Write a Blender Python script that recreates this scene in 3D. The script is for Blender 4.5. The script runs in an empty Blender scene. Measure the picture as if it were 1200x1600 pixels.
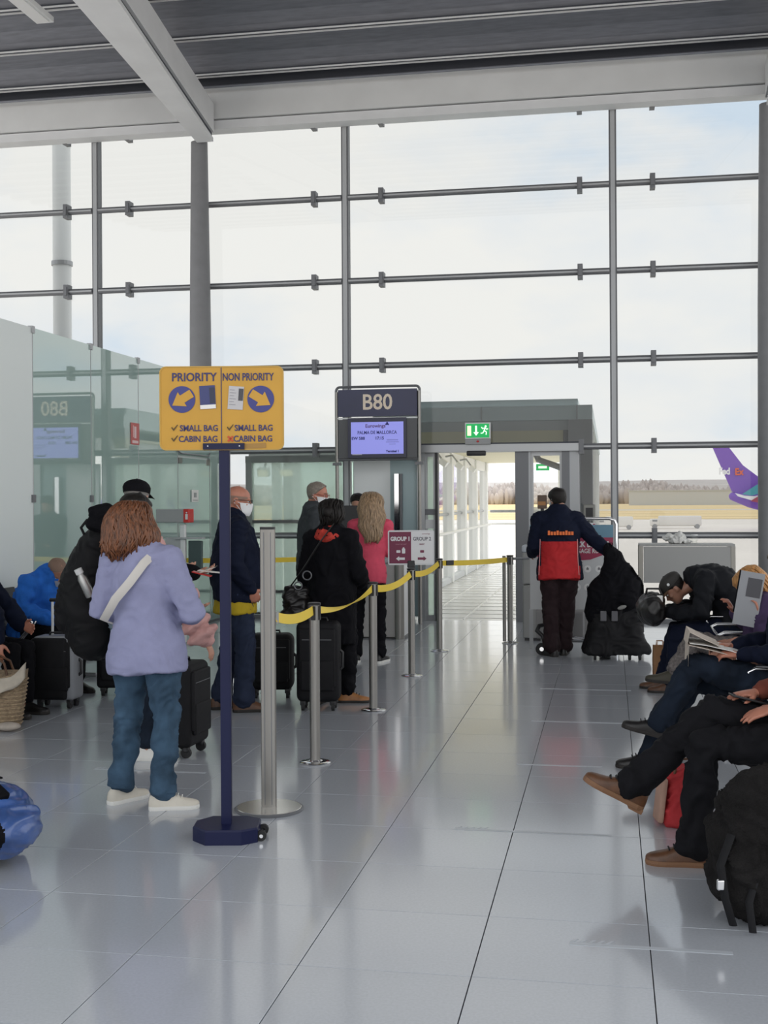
import bpy, bmesh, math, random
import numpy as np
from mathutils import Vector, Matrix, noise, Quaternion
random.seed(7)
SC = bpy.context.scene
COL = SC.collection
PI = math.pi

# ------------------------------------------------------------------ camera
cd = bpy.data.cameras.new('camera')
cam = bpy.data.objects.new('camera', cd)
COL.objects.link(cam)
cd.sensor_fit = 'AUTO'
cd.sensor_width = 36.0
cd.lens = 1900.0 / 1600.0 * 36.0
cd.shift_y = -19.0 / 1600.0
cd.clip_start = 0.05
cd.clip_end = 6000
cam.matrix_world = (Matrix.Translation((0, 0, 1.605)) @ Matrix.Rotation(0.183, 4, 'Z')
                    @ Matrix.Rotation(PI / 2, 4, 'X') @ Matrix.Rotation(-0.006, 4, 'Z'))
SC.camera = cam

# ------------------------------------------------------------------ sky and exposure
SC.view_settings.view_transform = 'Standard'
SC.view_settings.look = 'None'
SC.view_settings.gamma = 1.0
SC.view_settings.exposure = 0.0
SC.view_settings.use_curve_mapping = False
SC.cycles.transparent_max_bounces = 24
SC.cycles.max_bounces = 10
SC.cycles.caustics_reflective = False
SC.cycles.caustics_refractive = False
W = bpy.data.worlds.new('sky')
SC.world = W
W.use_nodes = True
nt = W.node_tree
nt.nodes.clear()
wo = nt.nodes.new('ShaderNodeOutputWorld')
bg = nt.nodes.new('ShaderNodeBackground')
tc = nt.nodes.new('ShaderNodeTexCoord')
mp = nt.nodes.new('ShaderNodeMapping')
mp.inputs['Scale'].default_value = (2.2, 2.2, 5.0)
mp.inputs['Location'].default_value = (0.35, 0.0, 0.2)
nz = nt.nodes.new('ShaderNodeTexNoise')
nz.inputs['Scale'].default_value = 1.6
nz.inputs['Detail'].default_value = 7
nz.inputs['Roughness'].default_value = 0.55
rp = nt.nodes.new('ShaderNodeValToRGB')
rp.color_ramp.elements[0].position = 0.34
rp.color_ramp.elements[0].color = (0.69, 0.80, 0.93, 1)
rp.color_ramp.elements[1].position = 0.56
rp.color_ramp.elements[1].color = (0.955, 0.945, 0.925, 1)
e = rp.color_ramp.elements.new(0.46)
e.color = (0.88, 0.90, 0.925, 1)
bg.inputs['Strength'].default_value = 1.78
nt.links.new(tc.outputs['Generated'], mp.inputs['Vector'])
nt.links.new(mp.outputs['Vector'], nz.inputs['Vector'])
nt.links.new(nz.outputs['Fac'], rp.inputs['Fac'])
nt.links.new(rp.outputs['Color'], bg.inputs['Color'])
nt.links.new(bg.outputs['Background'], wo.inputs['Surface'])

# ------------------------------------------------------------------ materials
def mat(name, col, rough=0.6, metal=0.0, spec=0.5, coat=0.0, bump=0.0, bscale=60.0, var=0.0, vscale=8.0,
        emit=None, estr=1.0, rnd=0.0, stretch=None, crough=0.05, cior=1.5):
    m = bpy.data.materials.new(name)
    m.use_nodes = True
    t = m.node_tree
    b = t.nodes['Principled BSDF']
    c = tuple(col) + (1,) if len(col) == 3 else col
    b.inputs['Base Color'].default_value = c
    b.inputs['Roughness'].default_value = rough
    b.inputs['Metallic'].default_value = metal
    b.inputs['Specular IOR Level'].default_value = spec
    if coat:
        b.inputs['Coat Weight'].default_value = coat
        b.inputs['Coat Roughness'].default_value = crough
        b.inputs['Coat IOR'].default_value = cior
    if emit is not None:
        b.inputs['Emission Color'].default_value = tuple(emit) + (1,)
        b.inputs['Emission Strength'].default_value = estr
    vec = None
    if var or bump:
        tcn = t.nodes.new('ShaderNodeTexCoord')
        vec = tcn.outputs['Object']
        if stretch:
            mpn = t.nodes.new('ShaderNodeMapping')
            mpn.inputs['Scale'].default_value = stretch
            t.links.new(vec, mpn.inputs['Vector'])
            vec = mpn.outputs['Vector']
    if var:
        n = t.nodes.new('ShaderNodeTexNoise')
        n.inputs['Scale'].default_value = vscale
        n.inputs['Detail'].default_value = 5
        t.links.new(vec, n.inputs['Vector'])
        r = t.nodes.new('ShaderNodeValToRGB')
        r.color_ramp.elements[0].position = 0.3
        r.color_ramp.elements[1].position = 0.7
        r.color_ramp.elements[0].color = tuple(x * (1 - var) for x in c[:3]) + (1,)
        r.color_ramp.elements[1].color = tuple(min(1, x * (1 + var)) for x in c[:3]) + (1,)
        t.links.new(n.outputs['Fac'], r.inputs['Fac'])
        out = r.outputs['Color']
        if rnd:
            oi = t.nodes.new('ShaderNodeObjectInfo')
            mr = t.nodes.new('ShaderNodeMapRange')
            mr.inputs['To Min'].default_value = 1 - rnd
            mr.inputs['To Max'].default_value = 1 + rnd
            t.links.new(oi.outputs['Random'], mr.inputs['Value'])
            mx = t.nodes.new('ShaderNodeVectorMath')
            mx.operation = 'SCALE'
            t.links.new(out, mx.inputs[0])
            t.links.new(mr.outputs['Result'], mx.inputs['Scale'])
            out = mx.outputs['Vector']
        t.links.new(out, b.inputs['Base Color'])
    if bump:
        n2 = t.nodes.new('ShaderNodeTexNoise')
        n2.inputs['Scale'].default_value = bscale
        n2.inputs['Detail'].default_value = 4
        t.links.new(vec, n2.inputs['Vector'])
        bp = t.nodes.new('ShaderNodeBump')
        bp.inputs['Strength'].default_value = bump
        bp.inputs['Distance'].default_value = 0.01
        t.links.new(n2.outputs['Fac'], bp.inputs['Height'])
        t.links.new(bp.outputs['Normal'], b.inputs['Normal'])
    return m

def glass_mat(name, tint=(1, 1, 1), base=0.03, power=0.75, body=0.0, bodycol=(.6, .75, .7)):
    m = bpy.data.materials.new(name)
    m.use_nodes = True
    t = m.node_tree
    t.nodes.clear()
    o = t.nodes.new('ShaderNodeOutputMaterial')
    tr = t.nodes.new('ShaderNodeBsdfTransparent')
    tr.inputs['Color'].default_value = tuple(tint) + (1,)
    gl = t.nodes.new('ShaderNodeBsdfGlossy')
    gl.inputs['Roughness'].default_value = 0.01
    lw = t.nodes.new('ShaderNodeLayerWeight')
    lw.inputs['Blend'].default_value = 0.5
    pw = t.nodes.new('ShaderNodeMath')
    pw.operation = 'POWER'
    pw.inputs[1].default_value = 4.0
    ma = t.nodes.new('ShaderNodeMath')
    ma.operation = 'MULTIPLY_ADD'
    ma.inputs[1].default_value = power
    ma.inputs[2].default_value = base
    t.links.new(lw.outputs['Facing'], pw.inputs[0])
    t.links.new(pw.outputs[0], ma.inputs[0])
    mx = t.nodes.new('ShaderNodeMixShader')
    t.links.new(ma.outputs[0], mx.inputs['Fac'])
    src = tr.outputs[0]
    if body:
        df = t.nodes.new('ShaderNodeBsdfTranslucent')
        df.inputs['Color'].default_value = tuple(bodycol) + (1,)
        m2 = t.nodes.new('ShaderNodeMixShader')
        m2.inputs['Fac'].default_value = body
        t.links.new(tr.outputs[0], m2.inputs[1])
        t.links.new(df.outputs[0], m2.inputs[2])
        src = m2.outputs[0]
    t.links.new(src, mx.inputs[1])
    t.links.new(gl.outputs[0], mx.inputs[2])
    t.links.new(mx.outputs[0], o.inputs['Surface'])
    return m

# ------------------------------------------------------------------ mesh helpers
class MB:
    """collects shapes, then links them as one mesh object"""
    def __init__(s):
        s.v = []; s.f = []; s.mi = []; s.cur = 0; s.M = Matrix()
    def add(s, vs, fs):
        b = len(s.v)
        s.v += [tuple(s.M @ Vector(p)) for p in vs]
        s.f += [tuple(b + i for i in f) for f in fs]
        s.mi += [s.cur] * len(fs)
        return s
    def box(s, x0, x1, y0, y1, z0, z1):
        return s.add([(x0, y0, z0), (x1, y0, z0), (x1, y1, z0), (x0, y1, z0), (x0, y0, z1), (x1, y0, z1), (x1, y1, z1), (x0, y1, z1)],
                     [(0, 3, 2, 1), (4, 5, 6, 7), (0, 1, 5, 4), (1, 2, 6, 5), (2, 3, 7, 6), (3, 0, 4, 7)])
    def cbox(s, c, d, R=None):
        old = s.M
        s.M = old @ Matrix.Translation(c) @ (R.to_4x4() if R is not None else Matrix())
        s.box(-d[0] / 2, d[0] / 2, -d[1] / 2, d[1] / 2, -d[2] / 2, d[2] / 2)
        s.M = old
        return s
    def prism(s, poly, h0, h1):
        """poly in local xy, extruded along z (use s.M to place)"""
        n = len(poly)
        vs = [(p[0], p[1], h0) for p in poly] + [(p[0], p[1], h1) for p in poly]
        fs = [tuple(range(n - 1, -1, -1)), tuple(range(n, 2 * n))]
        fs += [(i, (i + 1) % n, n + (i + 1) % n, n + i) for i in range(n)]
        return s.add(vs, fs)
    def loft(s, rings, cap=True):
        n = len(rings[0]); vs = [p for r in rings for p in r]; fs = []
        for k in range(len(rings) - 1):
            a, b = k * n, (k + 1) * n
            fs += [(a + i, a + (i + 1) % n, b + (i + 1) % n, b + i) for i in range(n)]
        if cap:
            fs += [tuple(range(n - 1, -1, -1)), tuple(range(len(vs) - n, len(vs)))]
        return s.add(vs, fs)
    def tube(s, pts, r, seg=10, side=None, cap=True, dome=False):
        """round or elliptical tube through pts; r: number, list, or list of (a,b)"""
        pts = [Vector(p) for p in pts]
        n = len(pts)
        rr = [r] * n if isinstance(r, (int, float)) or (isinstance(r, tuple)) else list(r)
        rr = [(q, q) if isinstance(q, (int, float)) else q for q in rr]
        if side is None:
            t0 = (pts[1] - pts[0]).normalized()
            sd = Vector((0, 0, 1)).cross(t0)
            if sd.length < 0.05: sd = Vector((1, 0, 0))
            sides = [sd] * n
        elif isinstance(side, list): sides = [Vector(q) for q in side]
        else: sides = [Vector(side)] * n
        if dome:
            t0 = (pts[0] - pts[1]).normalized(); t1 = (pts[-1] - pts[-2]).normalized()
            P = []; Q = []; S = []
            for a in (() if dome == 'end' else (80, 55, 28)):
                ca, sa = math.cos(math.radians(a)), math.sin(math.radians(a))
                m_ = (rr[0][0] + rr[0][1]) / 2
                P.append(pts[0] + t0 * m_ * sa); Q.append((rr[0][0] * ca, rr[0][1] * ca)); S.append(sides[0])
            P += pts; Q += rr; S += sides
            for a in (28, 55, 80):
                ca, sa = math.cos(math.radians(a)), math.sin(math.radians(a))
                m_ = (rr[-1][0] + rr[-1][1]) / 2
                P.append(pts[-1] + t1 * m_ * sa); Q.append((rr[-1][0] * ca, rr[-1][1] * ca)); S.append(sides[-1])
            pts, rr, sides = P, Q, S; n = len(pts)
        rings = []
        prev = None
        for i in range(n):
            if i == 0: t = pts[1] - pts[0]
            elif i == n - 1: t = pts[-1] - pts[-2]
            else: t = (pts[i + 1] - pts[i]).normalized() + (pts[i] - pts[i - 1]).normalized()
            if t.length < 1e-9: t = pts[min(i + 1, n - 1)] - pts[max(i - 1, 0)]
            t.normalize()
            sv = sides[i] if (side is not None or prev is None) else prev
            u = sv - t * sv.dot(t)
            if u.length < 1e-6: u = t.orthogonal()
            u.normalize(); w = t.cross(u); prev = u
            a, b = rr[i]
            rings.append([pts[i] + u * (a * math.cos(2 * PI * k / seg)) + w * (b * math.sin(2 * PI * k / seg)) for k in range(seg)])
        return s.loft(rings, cap)
    def lathe(s, prof, seg=24, c=(0, 0, 0)):
        rings = [[(c[0] + max(r, 1e-4) * math.cos(2 * PI * k / seg), c[1] + max(r, 1e-4) * math.sin(2 * PI * k / seg), c[2] + z) for k in range(seg)] for r, z in prof]
        return s.loft(rings, True)
    def ell(s, c, r, R=None, seg=14, rings=9, e=1.0):
        """ellipsoid, or superellipsoid when e<1 (boxier)"""
        def sp(x): return math.copysign(abs(x) ** e, x)
        old = s.M
        s.M = old @ Matrix.Translation(c) @ (R.to_4x4() if R is not None else Matrix())
        rs = []
        for j in range(rings + 1):
            ph = -PI / 2 + PI * j / rings
            ph = max(-PI / 2 + .02, min(PI / 2 - .02, ph))
            cz, sz = sp(math.cos(ph)), sp(math.sin(ph))
            rs.append([(r[0] * cz * sp(math.cos(2 * PI * k / seg)), r[1] * cz * sp(math.sin(2 * PI * k / seg)), r[2] * sz) for k in range(seg)])
        s.loft(rs, True)
        s.M = old
        return s
    def rbox(s, c, d, r=0.02, R=None, seg=3):
        """box with rounded vertical and horizontal edges"""
        old = s.M
        s.M = old @ Matrix.Translation(c) @ (R.to_4x4() if R is not None else Matrix())
        hx, hy, hz = d[0] / 2, d[1] / 2, d[2] / 2
        r = min(r, hx * .98, hy * .98, hz * .98)
        def ring(ins, z):
            o = []
            rc = max(r - ins, 0.0005)
            for (sx, sy, a0) in ((1, 1, 0), (-1, 1, 90), (-1, -1, 180), (1, -1, 270)):
                for k in range(seg + 1):
                    a = math.radians(a0 + 90 * k / seg)
                    o.append((sx * (hx - r) + rc * math.cos(a), sy * (hy - r) + rc * math.sin(a), z))
            return o
        rs = []
        for k in range(seg + 1):
            a = math.radians(90 * k / seg)
            rs.append(ring(r - r * math.sin(a), -hz + r - r * math.cos(a)))
        for k in range(seg + 1):
            a = math.radians(90 * (1 - k / seg))
            rs.append(ring(r - r * math.sin(a), hz - r + r * math.cos(a)))
        s.loft(rs, True)
        s.M = old
        return s
    def mesh(s, name, mats, smooth=None):
        me = bpy.data.meshes.new(name)
        me.from_pydata(s.v, [], s.f)
        for m in (mats if isinstance(mats, (list, tuple)) else [mats]):
            me.materials.append(m)
        me.polygons.foreach_set('material_index', s.mi)
        bm = bmesh.new(); bm.from_mesh(me)
        bmesh.ops.recalc_face_normals(bm, faces=bm.faces)
        bm.to_mesh(me); bm.free()
        if smooth is not None:
            me.polygons.foreach_set('use_smooth', [True] * len(me.polygons))
            if smooth < 180:
                me.set_sharp_from_angle(angle=math.radians(smooth))
        me.update()
        return me
    def build(s, name, mats, parent=None, smooth=None):
        return link(name, s.mesh(name, mats, smooth), parent)

def link(name, me, parent=None):
    o = bpy.data.objects.new(name, me)
    COL.objects.link(o)
    if parent is not None: o.parent = parent
    return o

def tag(o, label=None, cat=None, group=None, kind=None):
    if label: o['label'] = label
    if cat: o['category'] = cat
    if group: o['group'] = group
    if kind: o['kind'] = kind
    return o

def thing(name, label, cat, loc=(0, 0, 0), rz=0.0, group=None, kind=None):
    o = bpy.data.objects.new(name, None)
    COL.objects.link(o)
    o.location = loc
    o.rotation_euler = (0, 0, rz)
    o.empty_display_size = 0.1
    return tag(o, label, cat, group, kind)

def copy_tree(o, parent=None):
    c = o.copy(); COL.objects.link(c)
    if parent is not None: c.parent = parent
    for ch in list(o.children): copy_tree(ch, c)
    return c

def text(name, s, size, m, parent, M, fat=0.0, depth=0.002, width=1.0, ax='CENTER', space=1.0):
    """flat lettering lying in local xy of M; converted to a mesh"""
    cu = bpy.data.curves.new(name, 'FONT')
    cu.body = s; cu.size = size; cu.offset = fat; cu.extrude = depth
    cu.align_x = ax; cu.align_y = 'CENTER'; cu.space_character = space
    cu.resolution_u = 3
    tmp = bpy.data.objects.new(name, cu)
    COL.objects.link(tmp)
    bpy.context.view_layer.update()
    dg = bpy.context.evaluated_depsgraph_get()
    me = bpy.data.meshes.new_from_object(tmp.evaluated_get(dg))
    COL.objects.unlink(tmp); bpy.data.objects.remove(tmp); bpy.data.curves.remove(cu)
    me.transform(Matrix.Diagonal((width, 1, 1, 1)))
    me.transform(M)
    me.materials.clear(); me.materials.append(m)
    return link(name, me, parent)

def face_M(x, y, z, rz=0.0):
    """frame whose xy plane is a vertical face looking towards -Y (x right, y up)"""
    return Matrix.Translation((x, y, z)) @ Matrix.Rotation(rz, 4, 'Z') @ Matrix.Rotation(PI / 2, 4, 'X')
# ------------------------------------------------------------------ shared materials
M = {}
M['tile'] = mat('floor_tile', (0.46, 0.485, 0.53), 0.35, spec=0.3, coat=1.0, crough=0.11, cior=1.55, var=0.06, vscale=90, rnd=0.03, bump=0.015, bscale=9)
M['grout'] = mat('grout', (0.10, 0.10, 0.105), 0.8)
M['steel'] = mat('brushed_steel', (0.29, 0.28, 0.262), 0.42, 1.0, bump=0.05, bscale=200)
M['chrome'] = mat('chrome', (0.75, 0.75, 0.76), 0.12, 1.0)
M['alu'] = mat('aluminium_frame', (0.40, 0.41, 0.42), 0.4, 0.6)
M['frame'] = mat('window_frame_grey', (0.17, 0.175, 0.185), 0.45, 0.3)
M['framel'] = mat('frame_light', (0.42, 0.43, 0.44), 0.45, 0.2)
M['white'] = mat('white_paint', (0.72, 0.73, 0.73), 0.5)
M['beam'] = mat('beam_paint', (0.72, 0.73, 0.74), 0.5, var=0.04, vscale=3)
M['fascia'] = mat('fascia_paint', (0.70, 0.71, 0.71), 0.55, var=0.04, vscale=2)
M['ceil'] = mat('ceiling_metal', (0.20, 0.21, 0.24), 0.5, 0.2, var=0.12, vscale=4, stretch=(1, 8, 8))
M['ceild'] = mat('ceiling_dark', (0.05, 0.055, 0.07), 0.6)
M['column'] = mat('column_paint', (0.21, 0.212, 0.22), 0.5, bump=0.05, bscale=120, var=0.05)
M['black'] = mat('black_plastic', (0.012, 0.012, 0.014), 0.4)
M['rubber'] = mat('black_rubber', (0.015, 0.015, 0.016), 0.7)
M['navy'] = mat('navy_paint', (0.004, 0.007, 0.045), 0.35, spec=.3)
M['panelgrey'] = mat('grey_panel', (0.33, 0.335, 0.34), 0.5)
M['glass'] = glass_mat('window_glass', (0.71, 0.715, 0.71), 0.02, 0.6)
M['clear'] = glass_mat('clear_glass', (0.97, 0.975, 0.97), 0.02, 0.5)
M['gglass'] = glass_mat('green_glass', (0.90, 0.96, 0.93), 0.03, 0.5, body=0.42, bodycol=(.88, 1.0, .94))
M['wallglass'] = mat('back_painted_glass', (0.37, 0.51, 0.465), 0.03, spec=1.0, coat=1.0, crough=0.0, cior=2.1)
M['wallwhite'] = mat('wall_white', (0.72, 0.77, 0.755), 0.35)
M['red'] = mat('red_paint', (0.55, 0.03, 0.025), 0.4)
M['yellow'] = mat('belt_yellow', (0.80, 0.58, 0.045), 0.55, bump=0.05, bscale=300)
M['paper'] = mat('paper', (0.80, 0.79, 0.76), 0.7)

# ------------------------------------------------------------------ floor: slab, then every tile
fl = MB().box(-9.2, 6.2, -1.0, 16.05, -0.30, -0.012).build('floor', M['grout'])
tag(fl, 'pale grey polished tiled floor of the departure gate', 'floor', kind='structure')
T = 0.6
tm = MB()
g, b = 0.0019, 0.0009
tm.loft([[(g, g, -.012), (T - g, g, -.012), (T - g, T - g, -.012), (g, T - g, -.012)],
         [(g, g, -b), (T - g, g, -b), (T - g, T - g, -b), (g, T - g, -b)],
         [(g + b, g + b, 0), (T - g - b, g + b, 0), (T - g - b, T - g - b, 0), (g + b, T - g - b, 0)]])
tile_me = tm.mesh('tile', M['tile'])
far = MB()
def in_view(X, Y):
    c, s = math.cos(.183), math.sin(.183)
    zc = -s * X + c * Y
    if zc < 3.2: return False
    x = 600 + 1900 * (c * X + s * Y) / zc
    return -130 < x < 1330 and 781 + 1900 * 1.605 / zc < 1800
for j in range(-7, 20):
    for i in range(-13, 12):
        X, Y = -1.065 + T * i, 4.072 + T * j
        if Y + T > 16.08: continue
        if in_view(X + T / 2, Y + T / 2) and X > -5.4 and X < 2.6:
            o = link('tile', tile_me, fl)
            o.location = (X, Y, 0)
        else:
            far.M = Matrix.Translation((X, Y, 0))
            far.box(g, T - g, g, T - g, -.012, 0)
o = far.build('tiles', M['tile'], fl)
tag(o, kind='stuff')

# ------------------------------------------------------------------ window wall
YW = 16.0
wn = thing('window_1', 'tall glazed curtain wall of clear panes behind the gate', 'window', (0, YW, 0), kind='structure')
rows = [0.0, 1.13, 2.28, 3.40, 4.54, 5.66, 6.72]
mulx = [-10.5, -7.02, -3.46, 0.07, 3.6]
def opening(k, r):
    """panes left out where the gate door and the vestibule stand"""
    return (k == 2 and r < 2)
for k in range(4):
    for r in range(6):
        if opening(k, r): continue
        p = MB().box(mulx[k] + .04, mulx[k + 1] - .04, -.008, .008, rows[r] + .03, rows[r + 1] - .03)
        p.build('pane', M['glass'], wn)
for r in range(2):
    MB().box(-.36, .03, -.008, .008, rows[r] + .03, rows[r + 1] - .03).build('pane', M['glass'], wn)
for x in mulx:
    m_ = MB().box(x - .048, x + .048, -.06, .06, 0, 6.9)
    m_.cur = 1
    m_.box(x - .028, x + .028, -.075, -.06, 0, 6.8)
    m_.build('mullion', [M['frame'], M['framel']], wn)
for r in range(1, 7):
    for k in range(4):
        if r == 6: continue
        x0, x1 = mulx[k] + .048, mulx[k + 1] - .048
        z = rows[r]
        if k == 2 and r == 1: x0, x1 = -.36, .02
        m_ = MB().tube([(x0, -.05, z), (x1, -.05, z)], (.033, .042), 12, side=(0, 1, 0))
        m_.cur = 1
        m_.box(x0, x1, -.097, -.088, z - .012, z + .010)
        m_.build('transom', [M['frame'], M['framel']], wn)
MB().box(-10.5, -2.62, -.06, .06, 0, .055).box(-.36, 3.6, -.06, .06, 0, .055).build('sill', M['frame'], wn)
cl = MB()
cl.box(-.033, .033, -.125, .02, -.095, .095)
cl.box(-.02, .02, -.14, -.125, -.06, .06)
clme = cl.mesh('clamp', M['frame'])
for r in range(1, 7):
    for x in mulx:
        for dx in (-.42, .50):
            if r <= 1 and -5.1 < x + dx < -.2: continue
            if r == 2 and -3.2 < x + dx < -.45: continue
            if r == 1 and x + dx < -5: continue
            o = link('clamp', clme, wn)
            o.location = (x + dx, 0, rows[r] - (.03 if r == 6 else 0))
# head trim and fascia beam
tr = MB().box(-12, 6, 15.62, 15.92, 6.73, 7.14)
tr.cur = 1
tr.box(-12, 6, 15.66, 15.90, 6.60, 6.715)
tr.cur = 2
tr.box(-12, 6, 15.72, 16.1, 6.69, 6.735)
tr.cur = 2
tr.box(-12, 6, 15.60, 15.9, 7.14, 7.75)
o = tr.build('trim_1', [M['fascia'], M['beam'], M['ceild']])
tag(o, 'light grey steel fascia beam running above the window wall', 'beam', kind='structure')

# ------------------------------------------------------------------ ceiling: sloping ribbed metal
SL = 0.135
def zc(Y): return 7.16 + SL * (15.6 - Y)
ce = MB()
ce.loft([[(-13, 16.2, zc(16.2) + .45), (7, 16.2, zc(16.2) + .45), (7, 16.2, zc(16.2) + .6), (-13, 16.2, zc(16.2) + .6)],
         [(-13, -3.0, zc(-3.0) + .45), (7, -3.0, zc(-3.0) + .45), (7, -3.0, zc(-3.0) + .6), (-13, -3.0, zc(-3.0) + .6)]])
co = ce.build('ceiling', M['ceild'])
tag(co, 'dark grey ribbed metal ceiling rising away from the windows', 'ceiling', kind='structure')
pm = MB()
P = 0.93
def prof(t):      # panel section between two rails, t 0..1 towards the camera
    return [(-.02 - .0, .02), (-.06, .10), (-.16, .20), (-.36, .27), (-.60, .28), (-.78, .22), (-.88, .11), (-.91, .02)]
sec = prof(0)
for k in range(len(sec) - 1):
    (a, za), (c, zb) = sec[k], sec[k + 1]
    pm.add([(-13, a, za - SL * a), (7, a, za - SL * a), (7, c, zb - SL * c), (-13, c, zb - SL * c),
            (-13, a, za - SL * a + .02), (7, a, za - SL * a + .02), (7, c, zb - SL * c + .02), (-13, c, zb - SL * c + .02)],
           [(0, 1, 2, 3), (7, 6, 5, 4), (0, 4, 5, 1), (2, 6, 7, 3)])
panel_me = pm.mesh('ceiling_panel', M['ceil'])
rm = MB()
rm.box(-13, 7, -.095, -.083, -.018, .0)
rm.box(-13, 7, .0, .014, -.018, .0)
rm.cur = 1
rm.box(-13, 7, -.095, .014, .0, .02)
rail_me = rm.mesh('ceiling_rail', [M['white'], M['ceild']])
tm2 = MB()
for i in range(240):
    x = -9.5 + i * .055
    tm2.box(x, x + .024, -.083, -.052, -.014, .0)
teeth_me = tm2.mesh('perforated_edge', M['framel'])
RY = [15.33 - P * k for k in range(19)]
for k, y in enumerate(RY):
    o = link('ceiling_panel', panel_me, co); o.location = (0, y, zc(y))
    o = link('ceiling_rail', rail_me, co); o.location = (0, y, zc(y))
    if k < 5:
        o = link('perforated_edge', teeth_me, co); o.location = (0, y, zc(y) + .015)
        tag(o, kind='stuff')
# pipe hung just in front of the fascia
o = MB().tube([(-12, 15.47, 7.10), (6, 15.47, 7.10)], .018, 8).build('sprinkler_pipe', M['ceil'], co)

# ------------------------------------------------------------------ roof girders on the columns
def girder(x0, mir, name, label):
    """box girder: tapered bottom flange, dark recess, side plate"""
    Y0, Y1 = 15.55, 6.0
    zb = lambda Y: 6.42 + SL * (15.4 - Y)
    k = -1 if mir else 1
    e0 = (-.175, .055); e1 = (-.50, .38)          # flange edges at the column and at the far end
    m_ = MB()
    def seg(xa0, xb0, xa1, xb1, h0, h1):
        r = []
        for (Y, xa, xb) in ((Y0, xa0, xb0), (Y1, xa1, xb1)):
            z = zb(Y)
            r.append([(x0 + k * xa, Y, z + h0), (x0 + k * xb, Y, z + h0), (x0 + k * xb, Y, z + h1), (x0 + k * xa, Y, z + h1)])
        m_.loft(r)
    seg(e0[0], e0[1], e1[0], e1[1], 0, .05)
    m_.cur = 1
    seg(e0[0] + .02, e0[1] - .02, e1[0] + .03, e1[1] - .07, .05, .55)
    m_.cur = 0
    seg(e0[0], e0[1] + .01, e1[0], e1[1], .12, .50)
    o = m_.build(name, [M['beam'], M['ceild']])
    return tag(o, label, 'beam', kind='structure')
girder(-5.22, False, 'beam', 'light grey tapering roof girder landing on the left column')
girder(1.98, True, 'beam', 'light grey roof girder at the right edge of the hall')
def column(x, y, ztop, label):
    m_ = MB().lathe([(.165, 0), (.165, .02), (.152, .03), (.152, 2.0), (.143, 4.0), (.112, ztop - .03), (.112, ztop)], 32)
    m_.M = Matrix.Translation((0, 0, 0))
    o = m_.build('column', M['column'], smooth=40)
    o.location = (x, y, 0)
    return tag(o, label, 'column', kind='structure')
column(-5.42, 15.72, 6.45, 'round tapered grey column beside the glass partition')
column(1.96, 15.60, 6.45, 'round tapered grey column at the right edge of the window wall')
# slim light batten hanging under the ceiling, upper left
lt = thing('ceiling_batten', 'slim white light batten hanging under the ceiling by the left girder', 'lamp', (-6.10, 12.55, 6.90), 0)
MB().box(-.10, .10, -2.2, 0, 0, .06).build('housing', M['white'], lt)
MB().box(-.07, .07, -2.15, -.05, -.012, 0).build('diffuser', mat('diffuser', (.7, .7, .7), .4), lt)
MB().tube([(0, -.3, .06), (0, -.3, .95)], .008, 6).build('hanger', M['steel'], lt)
MB().tube([(0, -1.9, .06), (0, -1.9, 1.15)], .008, 6).build('hanger', M['steel'], lt)

# ------------------------------------------------------------------ left wall: back-painted glass panels
wl = thing('wall_left', 'pale green glass partition wall along the left of the queue', 'wall', (-5.18, 0, 0), kind='structure')
edges = [5.0, 10.356, 11.629, 12.897, 14.152, 15.364, 15.93]
for k in range(6):
    y0, y1 = edges[k] + .006, edges[k + 1] - .006
    z1 = 3.2 if True else 0
    if k == 4:      # glazed door leaf with a fixed panel above
        MB().box(-.02, 0, y0, y1, 2.17, z1).build('glass_panel', M['wallglass'], wl)
        d = MB().box(-.02, 0, y0 + .01, y1 - .01, .02, 2.14).build('door_panel', M['wallglass'], wl)
        MB().tube([(.05, y0 + .12, .8), (.05, y0 + .12, 1.5)], .012, 8).build('door_handle', M['steel'], d)
        MB().box(-.004, .012, y0 + .01, y0 + .13, 2.07, 2.14).build('hinge', M['steel'], d)
        MB().box(-.004, .012, y1 - .13, y1 - .01, 2.07, 2.14).build('hinge', M['steel'], d)
        MB().tube([(.02, y0 - .05, 2.22), (.025, y0 + .05, 2.19), (.025, y1 - .1, 2.19), (.02, y1 - .05, 2.23)], .009, 8).build('door_closer', M['frame'], d)
    else:
        MB().box(-.02, 0, y0, y1, .03, z1).build('glass_panel' if k else 'solid_panel', M['wallglass'] if k else M['wallwhite'], wl)
    if k:
        MB().box(-.03, .012, edges[k] - .03, edges[k] + .03, z1 - .05, z1 + .015).build('clip', M['framel'], wl)
        if k < 4:
            MB().box(-.01, .012, edges[k] - .035, edges[k] + .035, 1.60, 1.67).build('clip', M['frame'], wl)
        MB().box(-.022, .002, edges[k] - .006, edges[k] + .006, .03, z1).build('joint', M['framel'], wl)
MB().box(-.025, .005, 5.0, 15.93, 0, .03).build('floor_rail', M['frame'], wl)
MB().box(-.6, -.03, 5.0, 15.9, 0, 3.15).build('core', M['wallwhite'], wl)
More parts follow.
